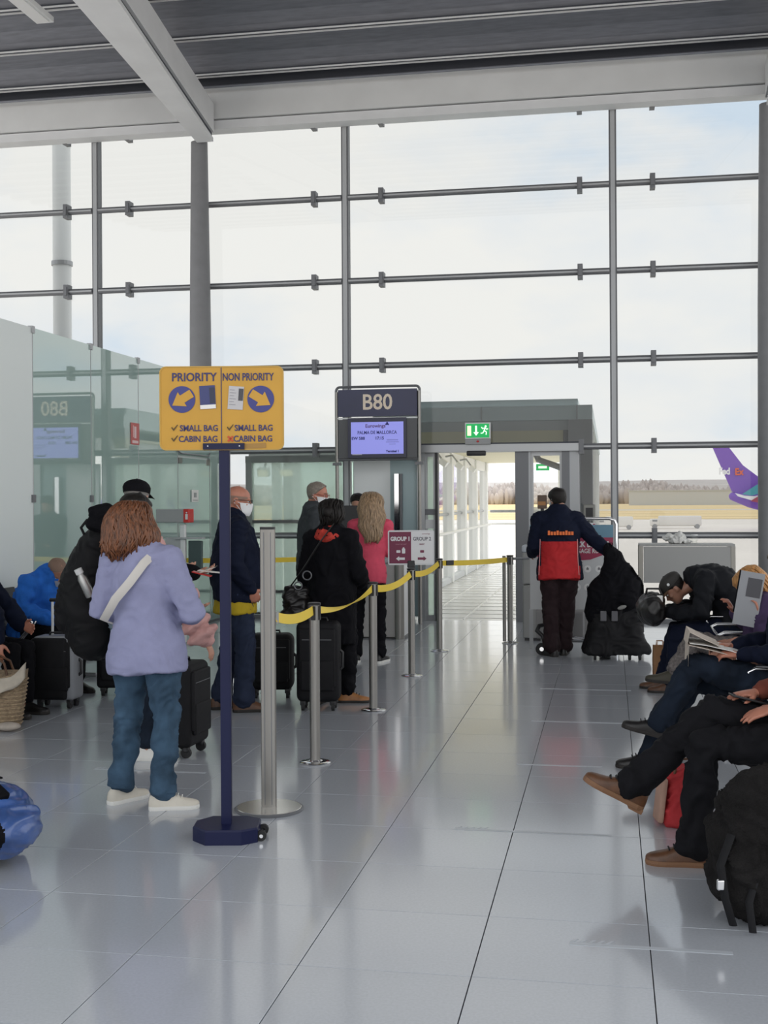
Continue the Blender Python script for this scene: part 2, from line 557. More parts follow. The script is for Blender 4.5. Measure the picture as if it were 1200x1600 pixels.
# ------------------------------------------------------------------ gate door in the window wall
dr = thing('door_1', 'grey framed sliding glass gate door under the exit sign', 'door', (0, YW, 0), kind='structure')
MB().box(-2.62, -.38, -.12, .10, 2.225, 2.325).build('header', M['alu'], dr)
MB().box(-2.62, -.38, -.10, .10, 2.325, 2.345).build('header_cap', M['ceild'], dr)
def post(x0, x1, m, name='jamb', z1=2.225, y0=-.07, y1=.07):
    return MB().box(x0, x1, y0, y1, 0, z1).build(name, m, dr)
post(-2.50, -2.40, M['alu']); post(-2.262, -2.225, M['black'])
post(-1.205, -1.03, M['frame']); post(-1.03, -1.0, M['framel'])
post(-.60, -.50, M['frame']); post(-.50, -.38, M['framel'])
def leaf(x0, x1, m=M['clear']):
    lf = MB().box(x0 + .03, x1 - .03, -.01, .01, .06, 2.2).build('glass_leaf', m, dr)
    MB().box(x0, x1, -.02, .02, 0, .07).box(x0, x1, -.02, .02, 2.17, 2.225).box(x0, x0 + .03, -.02, .02, .07, 2.17).box(x1 - .03, x1, -.02, .02, .07, 2.17).build('leaf_frame', M['alu'], lf)
    return lf
leaf(-2.40, -2.262, M['gglass'])
leaf(-1.0, -.60)
MB().box(-2.42, -2.255, -.035, -.02, 1.40, 1.48).build('pull_bar', M['frame'], dr)
MB().box(-2.40, -2.262, -.024, -.020, 1.22, 1.34).build('safety_strip', M['white'], dr)
MB().box(-2.40, -2.262, -.024, -.020, .62, .74).build('safety_strip', M['white'], dr)
MB().box(-1.0, -.60, -.014, -.010, 1.40, 1.50).build('safety_strip', glass_mat('frosted_strip', (.9, .9, .88), .05, .3, body=.6, bodycol=(.8, .82, .8)), dr)
# grey motion sensor on the door header
sn = tag(MB().rbox((-1.70, 15.83, 2.205), (.25, .09, .065), .015).build('door_sensor', M['black'], smooth=40),
         'black motion sensor box on the gate door header', 'sensor')
# illuminated exit sign
ex = thing('exit_sign', 'green lit emergency exit sign above the gate door', 'sign', (-1.68, 15.85, 2.33))
MB().box(-.165, .165, -.03, .03, .065, .275).build('housing', M['white'], ex)
green = mat('exit_green', (.0, .30, .07), .4, emit=(.0, .36, .08), estr=.75)
exw = mat('exit_white', (.85, .95, .85), .4, emit=(.85, 1, .85), estr=.8)
exy = mat('exit_cream', (.85, .95, .6), .4, emit=(.85, 1, .6), estr=.8)
MB().box(-.15, .15, -.034, -.03, .08, .26).build('face_panel', green, ex)
MB().box(-.135, -.085, -.037, -.034, .105, .235).build('door_symbol', exy, ex)
ar = MB(); ar.M = face_M(-.02, -.034, .17)
ar.prism([(-.012, .065), (.012, .065), (.012, -.02), (.035, -.02), (0, -.065), (-.035, -.02), (-.012, -.02)], 0, .003)
ar.build('arrow_symbol', exw, ex)
rn = MB(); rn.M = face_M(.09, -.036, .17)
rn.ell((.015, .055, 0), (.014, .014, .003))
for pts in ([(.008, .04, 0), (-.005, .0, 0)], [(-.005, 0, 0), (.025, -.02, 0), (.02, -.055, 0)], [(-.005, 0, 0), (-.02, -.03, 0), (-.05, -.035, 0)],
            [(.005, .035, 0), (-.025, .025, 0), (-.04, .045, 0)], [(.008, .035, 0), (.03, .015, 0), (.045, .025, 0)]):
    rn.tube(pts, .007, 6)
rn.build('running_figure', exw, ex)
MB().box(-.165, .165, -.025, .025, -.005, .06).build('battery_case', M['panelgrey'], ex)
MB().ell((0, -.027, .03), (.018, .006, .014)).build('status_light', mat('led_red', (.5, .02, .02), .3), ex)

# ------------------------------------------------------------------ boarding bridge beyond the door
br = thing('boarding_bridge', 'glazed boarding bridge with grey flat roof beyond the gate door', 'bridge', (0, 0, 0))
bw = mat('bridge_white', (.86, .87, .86), .5)
bg_ = mat('bridge_grey', (.60, .62, .63), .5)
roofm = mat('bridge_roof', (.74, .84, .85), .5, var=.06, vscale=.6)
soff = mat('bridge_soffit', (.78, .74, .55), .6)
bfl = mat('bridge_floor', (.62, .62, .61), .25, spec=.5)
jn = mat('bridge_joint', (.85, .85, .84), .5)
MB().box(-3.3, -.3, 16.12, 31, -.3, -.004).build('bridge_deck', bfl, br)
jb = MB()
for i in range(6): jb.box(-3.04 + .55 * i, -3.015 + .55 * i, 16.2, 31, -.004, .001)
for i in range(24): jb.box(-3.04, -.5, 16.4 + .6 * i, 16.415 + .6 * i, -.004, .001)
tag(jb.build('deck_joint', jn, br), kind='stuff')
# roof: two stepped fascia boxes with panel seams
MB().box(-3.3, -.22, 17.0, 31, 2.70, 2.90).build('roof_edge', roofm, br)
MB().box(-3.3, -.42, 17.1, 31, 2.90, 2.995).build('roof_cap', roofm, br)
for x in (-1.75, -.43, -2.9): MB().box(x - .012, x + .012, 16.985, 17.0, 2.70, 2.90).build('roof_seam', bg_, br)
MB().box(-3.3, -.40, 17.05, 17.25, 2.56, 2.70).build('lintel_panel', bg_, br)
MB().box(-3.3, -.62, 17.06, 17.2, 2.40, 2.56).build('soffit_panel', soff, br)
MB().box(-3.2, -.35, 17.25, 31, 2.52, 2.56).build('bridge_soffit', soff, br)
MB().box(-.62, -.40, 17.04, 17.2, 2.34, 2.56).build('corner_panel', M['panelgrey'], br)
MB().box(-.55, -.22, 17.0, 17.35, 0, 2.70).build('corner_post', M['framel'], br)
for y in (20.5, 24.0, 27.5, 30.9):
    MB().box(-.36, -.24, y - .06, y + .06, -.3, 2.7).build('outer_post', bw, br)
    if y > 28: continue
for y0, y1 in ((17.4, 20.44), (20.56, 23.94), (24.06, 27.44), (27.56, 30.84)):
    MB().box(-.31, -.295, y0, y1, .05, 2.5).build('side_pane', M['clear'], br)
MB().box(-3.14, -3.0, 16.2, 31, 0, .10).build('wall_base', bg_, br)
MB().box(-3.13, -3.02, 16.2, 31, 2.30, 2.52).build('wall_head', bw, br)
for k, y in enumerate((19.0, 21.3, 23.5, 25.7, 27.9, 30.3)):
    MB().box(-3.16, -2.98, y - .14, y + .14, 0, 2.5).build('wall_post', bw, br)
for k, y in enumerate((17.8, 20.15, 22.4, 24.6, 26.8, 29.1)):
    MB().box(-3.09, -3.075, y - 1.0, y + 1.0, .1, 2.3).build('side_pane', M['clear'], br)
    MB().tube([(-3.08, y - 1, 1.32), (-3.08, y + 1, 1.32)], .03, 8).build('mid_rail', M['alu'], br)
MB().tube([(-2.93, 16.3, .98), (-2.93, 30.6, .98)], .028, 10).build('handrail', jn, br)
for k, y in enumerate((18.2, 20.2, 22.4, 24.6)):
    f = MB().cbox((-2.72, y, 2.22), (.13, .22, .10), Matrix.Rotation(.6, 3, 'Y')).build('spotlight', bw, br)
    MB().tube([(-2.98, y, 2.4), (-2.85, y, 2.42), (-2.75, y, 2.28)], .018, 8).build('spotlight_arm', M['alu'], f)
    MB().cbox((-2.675, y, 2.19), (.012, .18, .08), Matrix.Rotation(.6, 3, 'Y')).build('spotlight_lens', mat('lamp_lens', (.9, .85, .7), .2, emit=(1, .8, .5), estr=2.0 if k > 2 else .4), f)
# far end: glazed end wall with a mid rail
for x in (-2.05, -1.2): MB().box(x - .06, x + .06, 30.9, 31.0, 0, 2.5).build('end_post', bw, br)
for x0, x1 in ((-2.98, -2.11), (-1.99, -1.26), (-1.14, -.36)):
    MB().box(x0, x1, 30.94, 30.955, .02, 2.45).build('end_pane', M['clear'], br)
    MB().tube([(x0, 30.92, 1.30), (x1, 30.92, 1.30)], .035, 8).build('mid_rail', M['alu'], br)
    MB().tube([(x0, 30.90, .98), (x1, 30.90, .98)], .025, 8).build('handrail', jn, br)
# curved black cable duct and small far exit sign inside
MB().tube([(-.42, 17.6, 2.5), (-.9, 18.4, 2.48), (-1.15, 18.6, 2.40), (-1.05, 18.6, 2.2), (-.65, 18.3, 2.05)], .05, 8).build('cable_duct', M['frame'], br)
MB().box(-1.20, -.98, 20.5, 20.54, 2.08, 2.19).build('far_sign', green, br)
MB().box(-1.16, -1.02, 20.49, 20.5, 2.115, 2.155).build('far_sign_arrow', exw, br)

# ------------------------------------------------------------------ glazed vestibule left of the desk
vs = thing('glass_vestibule', 'pale green glazed vestibule with floodlights behind the queue', 'vestibule', (0, 0, 0))
vf = mat('vestibule_frame', (.88, .94, .91), .45)
yv = 16.35
for x in (-4.93, -3.40): MB().box(x - .045, x + .045, yv - .05, yv + .05, 0, 2.22).build('post', vf, vs)
MB().box(-4.975, -3.37, yv - .06, yv + .06, 2.13, 2.225).build('head_rail', vf, vs)
MB().box(-4.975, -3.37, yv - .04, yv + .04, 1.29, 1.335).build('mid_rail', M['alu'], vs)
MB().box(-4.975, -3.37, yv - .03, yv + .03, .32, .36).build('low_rail', M['alu'], vs)
MB().box(-4.975, -3.37, yv - .05, yv + .05, 0, .05).build('sill', M['frame'], vs)
MB().box(-4.885, -3.445, yv - .008, yv + .008, 1.34, 2.13).build('vestibule_pane', M['gglass'], vs)
MB().box(-4.885, -3.445, yv - .008, yv + .008, .36, 1.29).build('vestibule_pane', M['gglass'], vs)
MB().box(-4.885, -3.445, yv - .008, yv + .008, .05, .32).build('vestibule_pane', M['gglass'], vs)
MB().box(-5.2, -3.37, 16.15, 20, -.3, -.004).build('vestibule_deck', bfl, vs)
for (x, y) in ((-5.05, 18.2), (-4.62, 17.3), (-5.2, 20), (-3.9, 20)):
    MB().box(x - .07, x + .07, y - .05, y + .05, 0, 2.3).build('inner_post', vf, vs)
MB().box(-5.2, -3.4, 17.2, 17.3, 2.18, 2.30).build('inner_beam', vf, vs)
MB().box(-5.2, -3.4, 20, 20.03, .0, .75).build('back_panel', vf, vs)
MB().box(-5.2, -3.4, 19.99, 20.02, .75, 2.3).build('vestibule_pane', M['gglass'], vs)
MB().box(-4.85, -4.5, 19.9, 19.98, .55, .78).build('notice_panel', bw, vs)
MB().box(-4.85, -4.68, 18.9, 18.98, .20, .42).build('warning_panel', mat('salmon', (.75, .35, .25), .6), vs)
for (x, sx) in ((-4.93, .17), (-4.58, .20)):
    f = MB().cbox((x, 17.05, 2.02), (sx, .10, .11), Matrix.Rotation(.35, 3, 'X')).build('floodlight', bw, vs)
    MB().cbox((x, 16.99, 1.995), (sx - .03, .01, .08), Matrix.Rotation(.35, 3, 'X')).build('floodlight_lens', mat('flood_lens', (.9, .85, .7), .2, emit=(1, .85, .55), estr=.8), f)
    MB().tube([(x, 17.08, 2.06), (x, 17.2, 2.2)], .02, 8).build('floodlight_arm', M['alu'], f)
# white and blue-grey fixed panels of the door front, behind the desk
YS = 0.0
MB().box(-3.36, -2.87, YS - .03, YS + .03, .05, 2.13).build('white_panel', mat('screen_white', (.85, .87, .87), .4), dr)
MB().box(-2.87, -2.5, YS - .03, YS + .03, .05, 2.13).build('grey_panel', mat('screen_grey', (.36, .47, .49), .3), dr)
MB().box(-2.80, -2.74, YS - .12, YS - .04, .05, 1.95).build('steel_edge', M['chrome'], dr)
MB().box(-2.73, -2.70, YS - .10, YS - .04, .05, 1.95).build('dark_edge', M['frame'], dr)

# ------------------------------------------------------------------ airfield
ap = tag(MB().box(-900, 900, 15, 300, -3.7, -3.5).box(-900, 900, -900, 15, -3.7, -3.52).build('ground', mat('apron_concrete', (.84, .785, .73), .8, var=.05, vscale=.05)),
         'pale concrete airport apron outside the window wall', 'apron', kind='structure')
fd = tag(MB().box(-1500, 1500, 300, 1800, -3.7, -3.45).build('field', mat('dry_grass', (.80, .62, .33), .9, var=.22, vscale=.012, stretch=(.25, 4, 1))),
         'dry yellow grass airfield beyond the apron', 'field', kind='structure')
MB().box(-900, 900, 520, 560, -3.45, -3.42).build('taxiway', mat('taxiway', (.62, .60, .57), .9), fd)
tf = MB()
rng = random.Random(3)
for i in range(2600):
    x = -700 + i * .42 + rng.uniform(-2, 2)
    y = 1180 + rng.uniform(-40, 70)
    h = 10 + 6 * noise.noise((x * .015, 0, 0)) + rng.uniform(-3, 4) + (y - 1140) * .08
    r = rng.uniform(2.0, 4.2)
    tf.lathe([(r * .6, 0), (r * .95, h * .4), (r, h * .62), (r * .6, h * .88), (r * .1, h)], 5, (x, y, -3.5))
tl = tf.build('treeline', mat('far_trees', (.52, .46, .43), .95, var=.18, vscale=.06), smooth=180)  # distance haze is mixed into this pale brown tree colour
tag(tl, 'hazy brown winter tree line on the horizon beyond the airfield', 'trees', kind='stuff')
hl = MB()
hl.loft([[(x, 1300, -3.5), (x, 1330, 14 + 8 * noise.noise((x * .004, 3, 0))), (x, 1600, 24 + 8 * noise.noise((x * .004, 7, 0))), (x, 1700, -3.5)] for x in range(-900, 901, 40)])
tag(hl.build('hill', mat('far_hill', (.55, .51, .49), .95, var=.1, vscale=.02)), 'low hazy wooded hill behind the tree line', 'hill', kind='structure')  # pale hill colour carries the distance haze as well
hg = thing('hangar', 'long low grey airfield shed in front of the tree line', 'building', (62.5, 900, -3.5))
gm = mat('shed_grey', (.55, .56, .56), .8)
MB().box(-48, 43, 0, 20, 0, 10.2).build('wall_panel', gm, hg)
MB().prism([(-48.5, -.5), (43.5, -.5), (43.5, 20.5), (-48.5, 20.5)], 10.2, 10.9).build('roof', mat('shed_roof', (.5, .51, .5), .8), hg)
for x in (-35, -15, 5, 25): MB().box(x, x + 8, -.2, 0, 0, 6.5).build('shutter', gm, hg)

# parked airliner, tail fin towards the gate
pl = thing('airplane', 'purple airplane tail parked on the apron behind the right column', 'airplane', (0, 0, 0))
D = 200.0
def S(px, py, d=D):
    """offset table of the tail outline, metres, in the plane across the view at this distance"""
    u, v = px - 600, py - 781
    c, s = math.cos(.183), math.sin(.183)
    xc = u / 1900.0
    return Vector(((c * xc - s) * d / c, d, 1.605 - v / 1900.0 * d / c))
purple = mat('plane_purple', (.20, .085, .47), .4)
def plate(name, pts, m, th, dy=0.0, parent=pl):
    q = [S(*p) for p in pts]
    b_ = MB()
    n = len(q)
    b_.add([tuple(p + Vector((0, dy - th / 2, 0))) for p in q] + [tuple(p + Vector((0, dy + th / 2, 0))) for p in q],
           [tuple(range(n)), tuple(range(2 * n - 1, n - 1, -1))] + [(i, (i + 1) % n, n + (i + 1) % n, n + i) for i in range(n)])
    return b_.build(name, m, parent)
fin = plate('tail_fin', [(1104, 701), (1126, 701), (1150, 733), (1181, 757), (1230, 792), (1134, 772)], purple, .5)
fus = MB()
ctr = [S(1136, 779), S(1160, 785), S(1200, 791), S(1290, 796), S(1500, 800), S(2400, 802)]
rad = [.7, 1.15, 1.7, 2.2, 2.4, 2.4]
fus.tube([tuple(p) for p in ctr], rad, 20, dome=True)
fu = fus.build('fuselage', purple, pl, smooth=60)
plate('teal_stripe', [(1146, 776), (1166, 763), (1181, 756), (1200, 756), (1200, 768), (1176, 774), (1160, 778)], mat('plane_teal', (.06, .30, .36), .4), .1, -2.7)
plate('red_stripe', [(1158, 786), (1174, 776), (1200, 766), (1200, 782), (1172, 789)], mat('plane_red', (.34, .06, .10), .4), .1, -2.8)
plate('white_stripe', [(1136, 774), (1150, 778), (1164, 779), (1182, 774), (1160, 785), (1140, 779)], mat('plane_white', (.8, .8, .82), .4), .1, -2.6)
k = D / 1900
pw = mat('fin_white', (.9, .9, .9), .5)
po = mat('fin_orange', (.75, .13, .05), .5)
c0 = S(1121, 742); c1 = S(1139, 743)
text('lettering', 'Fed', 14 * k, pw, pl, face_M(c0.x + .2, D - .40, c0.z, .18), fat=.05, depth=.05, width=.82)
text('lettering', 'Ex', 14 * k, po, pl, face_M(c1.x + .55, D - .40, c1.z, .18), fat=.05, depth=.05, width=.9)
for (px, rr) in ((1420, 1), (2000, 1)):
    q = S(px, 790, D)
    MB().tube([(q.x, q.y, q.z - 2), (q.x, q.y, -2.7)], .25, 8).build('landing_gear', M['steel'], pl)
    MB().tube([(q.x, q.y - .5, -2.85), (q.x, q.y + .5, -2.85)], .65, 14).build('wheel', M['rubber'], pl)
# service vehicles on the apron, overexposed look put into pale body and wheel colours
vm = mat('vehicle_white', (.80, .78, .74), .5)
def van(x, y, L, label):
    v = thing('baggage_truck', label, 'truck', (x, y, -3.5))
    MB().rbox((0, 0, 1.3), (L, 2.0, 1.7), .25).build('body', vm, v, smooth=40)
    MB().rbox((-L / 2 - .6, 0, 1.05), (1.6, 1.9, 1.2), .25).build('cab', vm, v, smooth=40)
    MB().box(-L / 2 - 1.0, -L / 2 - .2, -.97, .97, 1.2, 1.5).build('windscreen', M['panelgrey'], v)
    for wx in (-L / 2 - .6, L / 2 - .7):
        for wy in (-.9, .9): MB().tube([(wx, wy - .12, .4), (wx, wy + .12, .4)], .4, 12).build('wheel', M['panelgrey'], v)
van(1.6, 203, 4.5, 'white airport truck on the apron nearer the door')
van(11.6, 209, 7.0, 'longer white airport truck on the apron nearer the airplane')
mt = thing('light_mast', 'pale round mast outside the windows at the upper left', 'mast', (-9.15, 19.4, -3.5))
MB().lathe([(.20, 0), (.20, .4), (.165, .5), (.15, 14)], 20).build('pole', mat('mast_paint', (.88, .90, .90), .5), mt, smooth=40)
MB().lathe([(.18, 9.13), (.18, 9.2)], 20).build('collar', M['alu'], mt)
for s_ in (-1, 1): MB().cbox((s_ * .7, 0, 14), (.9, .5, .2)).build('lamp_head', M['alu'], mt)
# ------------------------------------------------------------------ figures
def V(*a): return Vector(a)
def rz_(a): return Matrix.Rotation(a, 3, 'Z')

def np_smooth(me, it, fac=0.5):
    n = len(me.vertices)
    co = np.empty(n * 3); me.vertices.foreach_get('co', co); co = co.reshape(-1, 3)
    ne = len(me.edges)
    ed = np.empty(ne * 2, dtype=np.int32); me.edges.foreach_get('vertices', ed); ed = ed.reshape(-1, 2)
    deg = np.bincount(ed.ravel(), minlength=n).astype(float)[:, None]
    for _ in range(it):
        acc = np.zeros_like(co)
        for k in range(3):
            acc[:, k] = np.bincount(ed[:, 0], weights=co[ed[:, 1], k], minlength=n) + np.bincount(ed[:, 1], weights=co[ed[:, 0], k], minlength=n)
        co = co * (1 - fac) + fac * acc / np.maximum(deg, 1)
    me.vertices.foreach_set('co', co.ravel()); me.update()

def solid(name, m, mats, parent, vox=.012, it=3, fold=0.0, freq=9.0, zs=.45, slot=None, seed=0.0, floor=None):
    """fuse the collected shapes into one continuous skin"""
    me0 = m.mesh('tmp', mats)
    tmp = bpy.data.objects.new('tmp', me0); COL.objects.link(tmp)
    md = tmp.modifiers.new('fuse', 'REMESH'); md.mode = 'VOXEL'; md.voxel_size = vox
    bpy.context.view_layer.update()
    dg = bpy.context.evaluated_depsgraph_get()
    me = bpy.data.meshes.new_from_object(tmp.evaluated_get(dg))
    COL.objects.unlink(tmp); bpy.data.objects.remove(tmp); bpy.data.meshes.remove(me0)
    me.name = name
    np_smooth(me, it)
    if fold:
        nv = []
        for v in me.vertices:
            c, nn = v.co, v.normal
            q = noise.noise((c.x * freq + seed, c.y * freq, c.z * freq * zs)) + .6 * noise.noise((c.x * freq * 1.1 + 9, c.y * freq * 1.1 + seed, c.z * freq * 1.9))
            w_ = noise.noise((c.x * 5 + seed, c.y * 5, c.z * 5))
            r_ = 1 - abs(noise.noise((c.x * freq * .9 + c.z * 4 * w_, c.y * freq * .9 + seed, c.z * freq * .8 + 3 * w_))) * 3.2
            nv.append(c + nn * ((q + .9 * max(-.4, r_)) * fold))
        for v, q in zip(me.vertices, nv): v.co = q
    if floor is not None:
        for v in me.vertices:
            if v.co.z < floor: v.co.z = floor
    me.materials.clear()
    for q in (mats if isinstance(mats, (list, tuple)) else [mats]): me.materials.append(q)
    mi = [0] * len(me.polygons)
    if slot: mi = [slot(p.center) for p in me.polygons]
    me.polygons.foreach_set('material_index', mi)
    me.polygons.foreach_set('use_smooth', [True] * len(me.polygons))
    me.update()
    return link(name, me, parent)

HT = [(0.0, .022, .072, .030), (.06, .042, .084, .0), (.15, .054, .088, -.030), (.28, .062, .090, -.066), (.40, .068, .092, -.084), (.52, .073, .087, -.094),
      (.65, .0755, .090, -.100), (.78, .074, .083, -.098), (.88, .063, .063, -.085), (.95, .044, .036, -.060), (1.0, .014, .004, -.022)]
def head_r(t):
    t = max(0, min(1, t))
    for k in range(len(HT) - 1):
        if t <= HT[k + 1][0]:
            f = (t - HT[k][0]) / (HT[k + 1][0] - HT[k][0])
            return [HT[k][i] * (1 - f) + HT[k + 1][i] * f for i in (1, 2, 3)]
    return HT[-1][1:]
HH = .228
def head_pt(t, a, off=0.0):
    hw, yf, yb = head_r(t)
    cy, hd = (yf + yb) / 2, (yf - yb) / 2
    return Vector(((hw + off) * math.sin(a), cy + (hd + off) * math.cos(a), (t - .5) * HH + off * max(0, (t - .6) / .4)))

def head_shapes(m, HM, s):
    old = m.M; m.M = HM
    m.loft([[head_pt(t, 2 * PI * k / 24) for k in range(24)] for t in [q[0] for q in HT]])
    m.tube([(0, .086, .004), (0, .100, -.016), (0, .104, -.026)], [.009, .012, .014], 8, dome=True)      # nose
    m.tube([(-.03, .080, .020), (0, .086, .018), (.03, .080, .020)], .010, 8, dome=True)                  # brow
    m.tube([(-.018, .084, -.054), (0, .090, -.055), (.018, .084, -.054)], .008, 8, dome=True)             # lips
    m.tube([(-.016, .083, -.064), (0, .088, -.066), (.016, .083, -.064)], .008, 8, dome=True)
    m.ell((0, .074, -.095), (.020, .016, .016))                                                          # chin
    for q in (-1, 1):
        m.ell((q * .076, -.012, -.008), (.009, .020, .032), Matrix.Rotation(q * -.3, 3, 'Z'))             # ears
        m.ell((q * .045, .066, -.022), (.020, .018, .016))                                               # cheekbones
    m.M = old

def hand(m, w, d, n, lat, curl=.5, s=1.0, spread=1.0, thumb=1.0):
    """palm and five fingers; d along the hand, n out of the palm, lat towards the thumb"""
    d = Vector(d).normalized(); n = Vector(n); n = (n - d * n.dot(d)).normalized()
    l_ = Vector(lat); lat = (l_ - d * l_.dot(d) - n * l_.dot(n)).normalized()
    m.tube([w - d * .02, w + d * .015, w + d * .05 * s, w + d * .088 * s], [(.027 * s, .02 * s), (.030 * s, .018 * s), (.040 * s, .016 * s), (.038 * s, .013 * s)], 12, side=lat, dome=True)
    for k, (o, L) in enumerate(((.034, .070), (.0115, .080), (-.0115, .074), (-.033, .058))):
        p = w + d * (.085 - .006 * abs(k - 1.3)) * s + lat * o * s
        a = curl * .5; sp = lat * o * spread * 2.0
        pts = [p - d * .02]
        q = p; pts.append(q)
        for f, seg in enumerate((.44, .31, .25)):
            dr = (d * math.cos(a) + n * math.sin(a) + sp * math.cos(a)).normalized()
            q = q + dr * L * seg * s
            pts.append(q); a += curl * .75
        m.tube(pts, [.0098 * s, .0095 * s, .0088 * s, .0080 * s, .0066 * s], 8, dome=True)
    p = w + d * .022 * s + lat * .026 * s
    t1 = (d * .62 + lat * .75 * thumb + n * .25).normalized(); t2 = (d * .85 + lat * .35 * thumb + n * (.2 + .3 * curl)).normalized()
    m.tube([p - lat * .012, p + t1 * .042 * s, p + t1 * .042 * s + t2 * .030 * s, p + t1 * .042 * s + t2 * .052 * s], [.015 * s, .0125 * s, .0105 * s, .008 * s], 8, dome=True)

def stand(h=1.70, face=0.0, fem=False, feet=((-.10, 0), (.10, 0)), toes=(10, -10), hyaw=0, hpitch=5, L=None, R=None, lean=(0, 0), hoff=(0, 0)):
    """joints of a standing figure; arms are given as elbow, wrist, hand direction in the body's own frame (right, forward, up)"""
    s = h / 1.70; F = rz_(face); g = lambda *p: F @ (Vector(p) * s)
    lx, ly = lean
    sw = .165 if fem else .185
    J = dict(s=s, F=F, fem=fem)
    J['pelvis'] = g(0, 0, .93); J['waist'] = g(lx * .25, .01 + ly * .25, 1.06); J['chest'] = g(lx * .65, .005 + ly * .65, 1.26); J['neck'] = g(lx, -.012 + ly, 1.455)
    J['head'] = g(lx * 1.15 + hoff[0], .028 + ly * 1.15 + hoff[1], 1.590)
    J['HR'] = (F @ rz_(math.radians(hyaw)) @ Matrix.Rotation(math.radians(-hpitch), 3, 'X'))
    for q, nm, ft, to, arm in ((-1, 'L', feet[0], toes[0], L), (1, 'R', feet[1], toes[1], R)):
        J['sh' + nm] = g(q * sw + lx, -.005 + ly, 1.385)
        if arm is None: arm = ((q * (sw + .055), -.035, 1.10), (q * (sw + .07), .05, .855), (q * .02, .15, -1))
        J['el' + nm] = g(*arm[0]); J['wr' + nm] = g(*arm[1]); J['hd' + nm] = F @ Vector(arm[2])
        J['hip' + nm] = g(q * .088, 0, .90)
        fx, fy = ft
        J['an' + nm] = V(*(F @ Vector((fx * s, fy * s, 0)))) + V(0, 0, .085 * s)
        J['kn' + nm] = (J['hip' + nm] + J['an' + nm]) / 2 + g(q * .005, .035, .03)
        J['toe' + nm] = F @ rz_(math.radians(to)) @ V(0, 1, 0)
        J['up' + nm] = V(0, 0, 1)
    return J

def sidev(J):
    return (J['hipR'] - J['hipL']).normalized(), (J['shR'] - J['shL']).normalized()

def torso_shapes(m, J, s, puff, w=1.0, low=.10, flare=0.0, neck=True, belly=0.0):
    hs, ss = sidev(J)
    up = (J['waist'] - J['pelvis']).normalized()
    f = .93 if J.get('fem') else 1.0
    pts = [J['pelvis'] - up * low, J['pelvis'] - up * low * .4, J['pelvis'] + up * .03, J['waist'], J['chest'], J['chest'].lerp(J['neck'], .55), J['chest'].lerp(J['neck'], .9)]
    rr = [(.155 + flare, .105 + flare * .8), (.165 + flare * .7, .115 + flare * .6), (.162 + flare * .3, .115 + belly * .5 + flare * .3), (.145, .112 + belly), (.168 * f, .122), (.150 * f, .098), (.085, .07)]
    rr = [(a * s * w + puff, b * s * w + puff) for a, b in rr]
    m.tube(pts, rr, 28, side=[hs, hs, hs, hs.lerp(ss, .5), ss, ss, ss], dome='end')
    nb = J['neck'] - (J['neck'] - J['chest']).normalized() * .035 * s
    for q in 'LR':
        m.tube([nb, J['sh' + q].lerp(nb, .45), J['sh' + q]], [.055 * s + puff * .6, .056 * s + puff * .8, .056 * s + puff], 10, dome=True)

def arm_shapes(m, J, s, puff, w=1.0, end=1.0, cuff=0.0):
    for q in 'LR':
        a, e, r = J['sh' + q], J['el' + q], J['wr' + q]
        r = e.lerp(r, end)
        m.tube([a, a.lerp(e, .4), e, e.lerp(r, .4), r], [(.055 * s + puff) * w, (.050 * s + puff) * w, (.043 * s + puff * .95) * w, (.041 * s + puff * .9) * w, (.029 * s + puff * .8 + cuff) * w], 12, dome=True)

def leg_shapes(m, J, s, ease, w=1.0, end=1.0, fl=0.0, bell=0.0):
    hs, ss = sidev(J)
    for q in 'LR':
        h, k, a = J['hip' + q], J['kn' + q], J['an' + q]
        a2 = k.lerp(a, end)
        m.tube([h, h.lerp(k, .35), h.lerp(k, .8), k, k.lerp(a2, .3), k.lerp(a2, .7), a2],
               [(.088 * s + ease) * w, (.080 * s + ease) * w, (.063 * s + ease) * w, (.058 * s + ease) * w, (.056 * s + ease) * w, (.046 * s + ease + bell * .5) * w, (.042 * s + ease + fl + bell) * w], 14, dome=not bell)
    m.tube([J['hipL'], J['hipR']], .10 * s + ease, 14, dome=True)
    m.ell(tuple(J['pelvis']), (.165 * s * w + ease, .125 * s * w + ease, .12 * s), Matrix((hs, V(0, 0, 1).cross(hs), V(0, 0, 1))).transposed())

def HMx(J): return Matrix.Translation(J['head']) @ J['HR'].to_4x4() @ Matrix.Scale(J['s'] ** .6 * .99, 4)

def body(root, J, skin, vox=.010, curl=.6, hands=True, w=1.0, spread=1.0, palms=None):
    s = J['s']; m = MB()
    torso_shapes(m, J, s, -.012, w)
    arm_shapes(m, J, s, -.006)
    leg_shapes(m, J, s, -.012)
    HM = HMx(J)
    head_shapes(m, HM, s)
    m.tube([J['neck'] - V(0, 0, .03), HM @ V(0, -.03, -.06), HM @ V(0, -.02, 0)], [.060 * s, .054 * s, .05 * s], 14)
    hs, ss = sidev(J)
    for q, sg in (('L', -1), ('R', 1)):
        a, t, u = J['an' + q], J['toe' + q], J['up' + q]
        m.tube([a + u * .01, a - u * .035, a - u * .055 + t * .07, a - u * .062 + t * .13 * s], [.034 * s, .030 * s, .022 * s, .014 * s], 10, dome=True)
        if hands:
            pn, lt = (palms or {}).get(q, (ss * -sg, J['F'] @ V(0, 1, 0)))
            hand(m, J['wr' + q], J['hd' + q], pn, lt, curl, s, spread)
    return solid('body', m, skin, root, vox, 1)

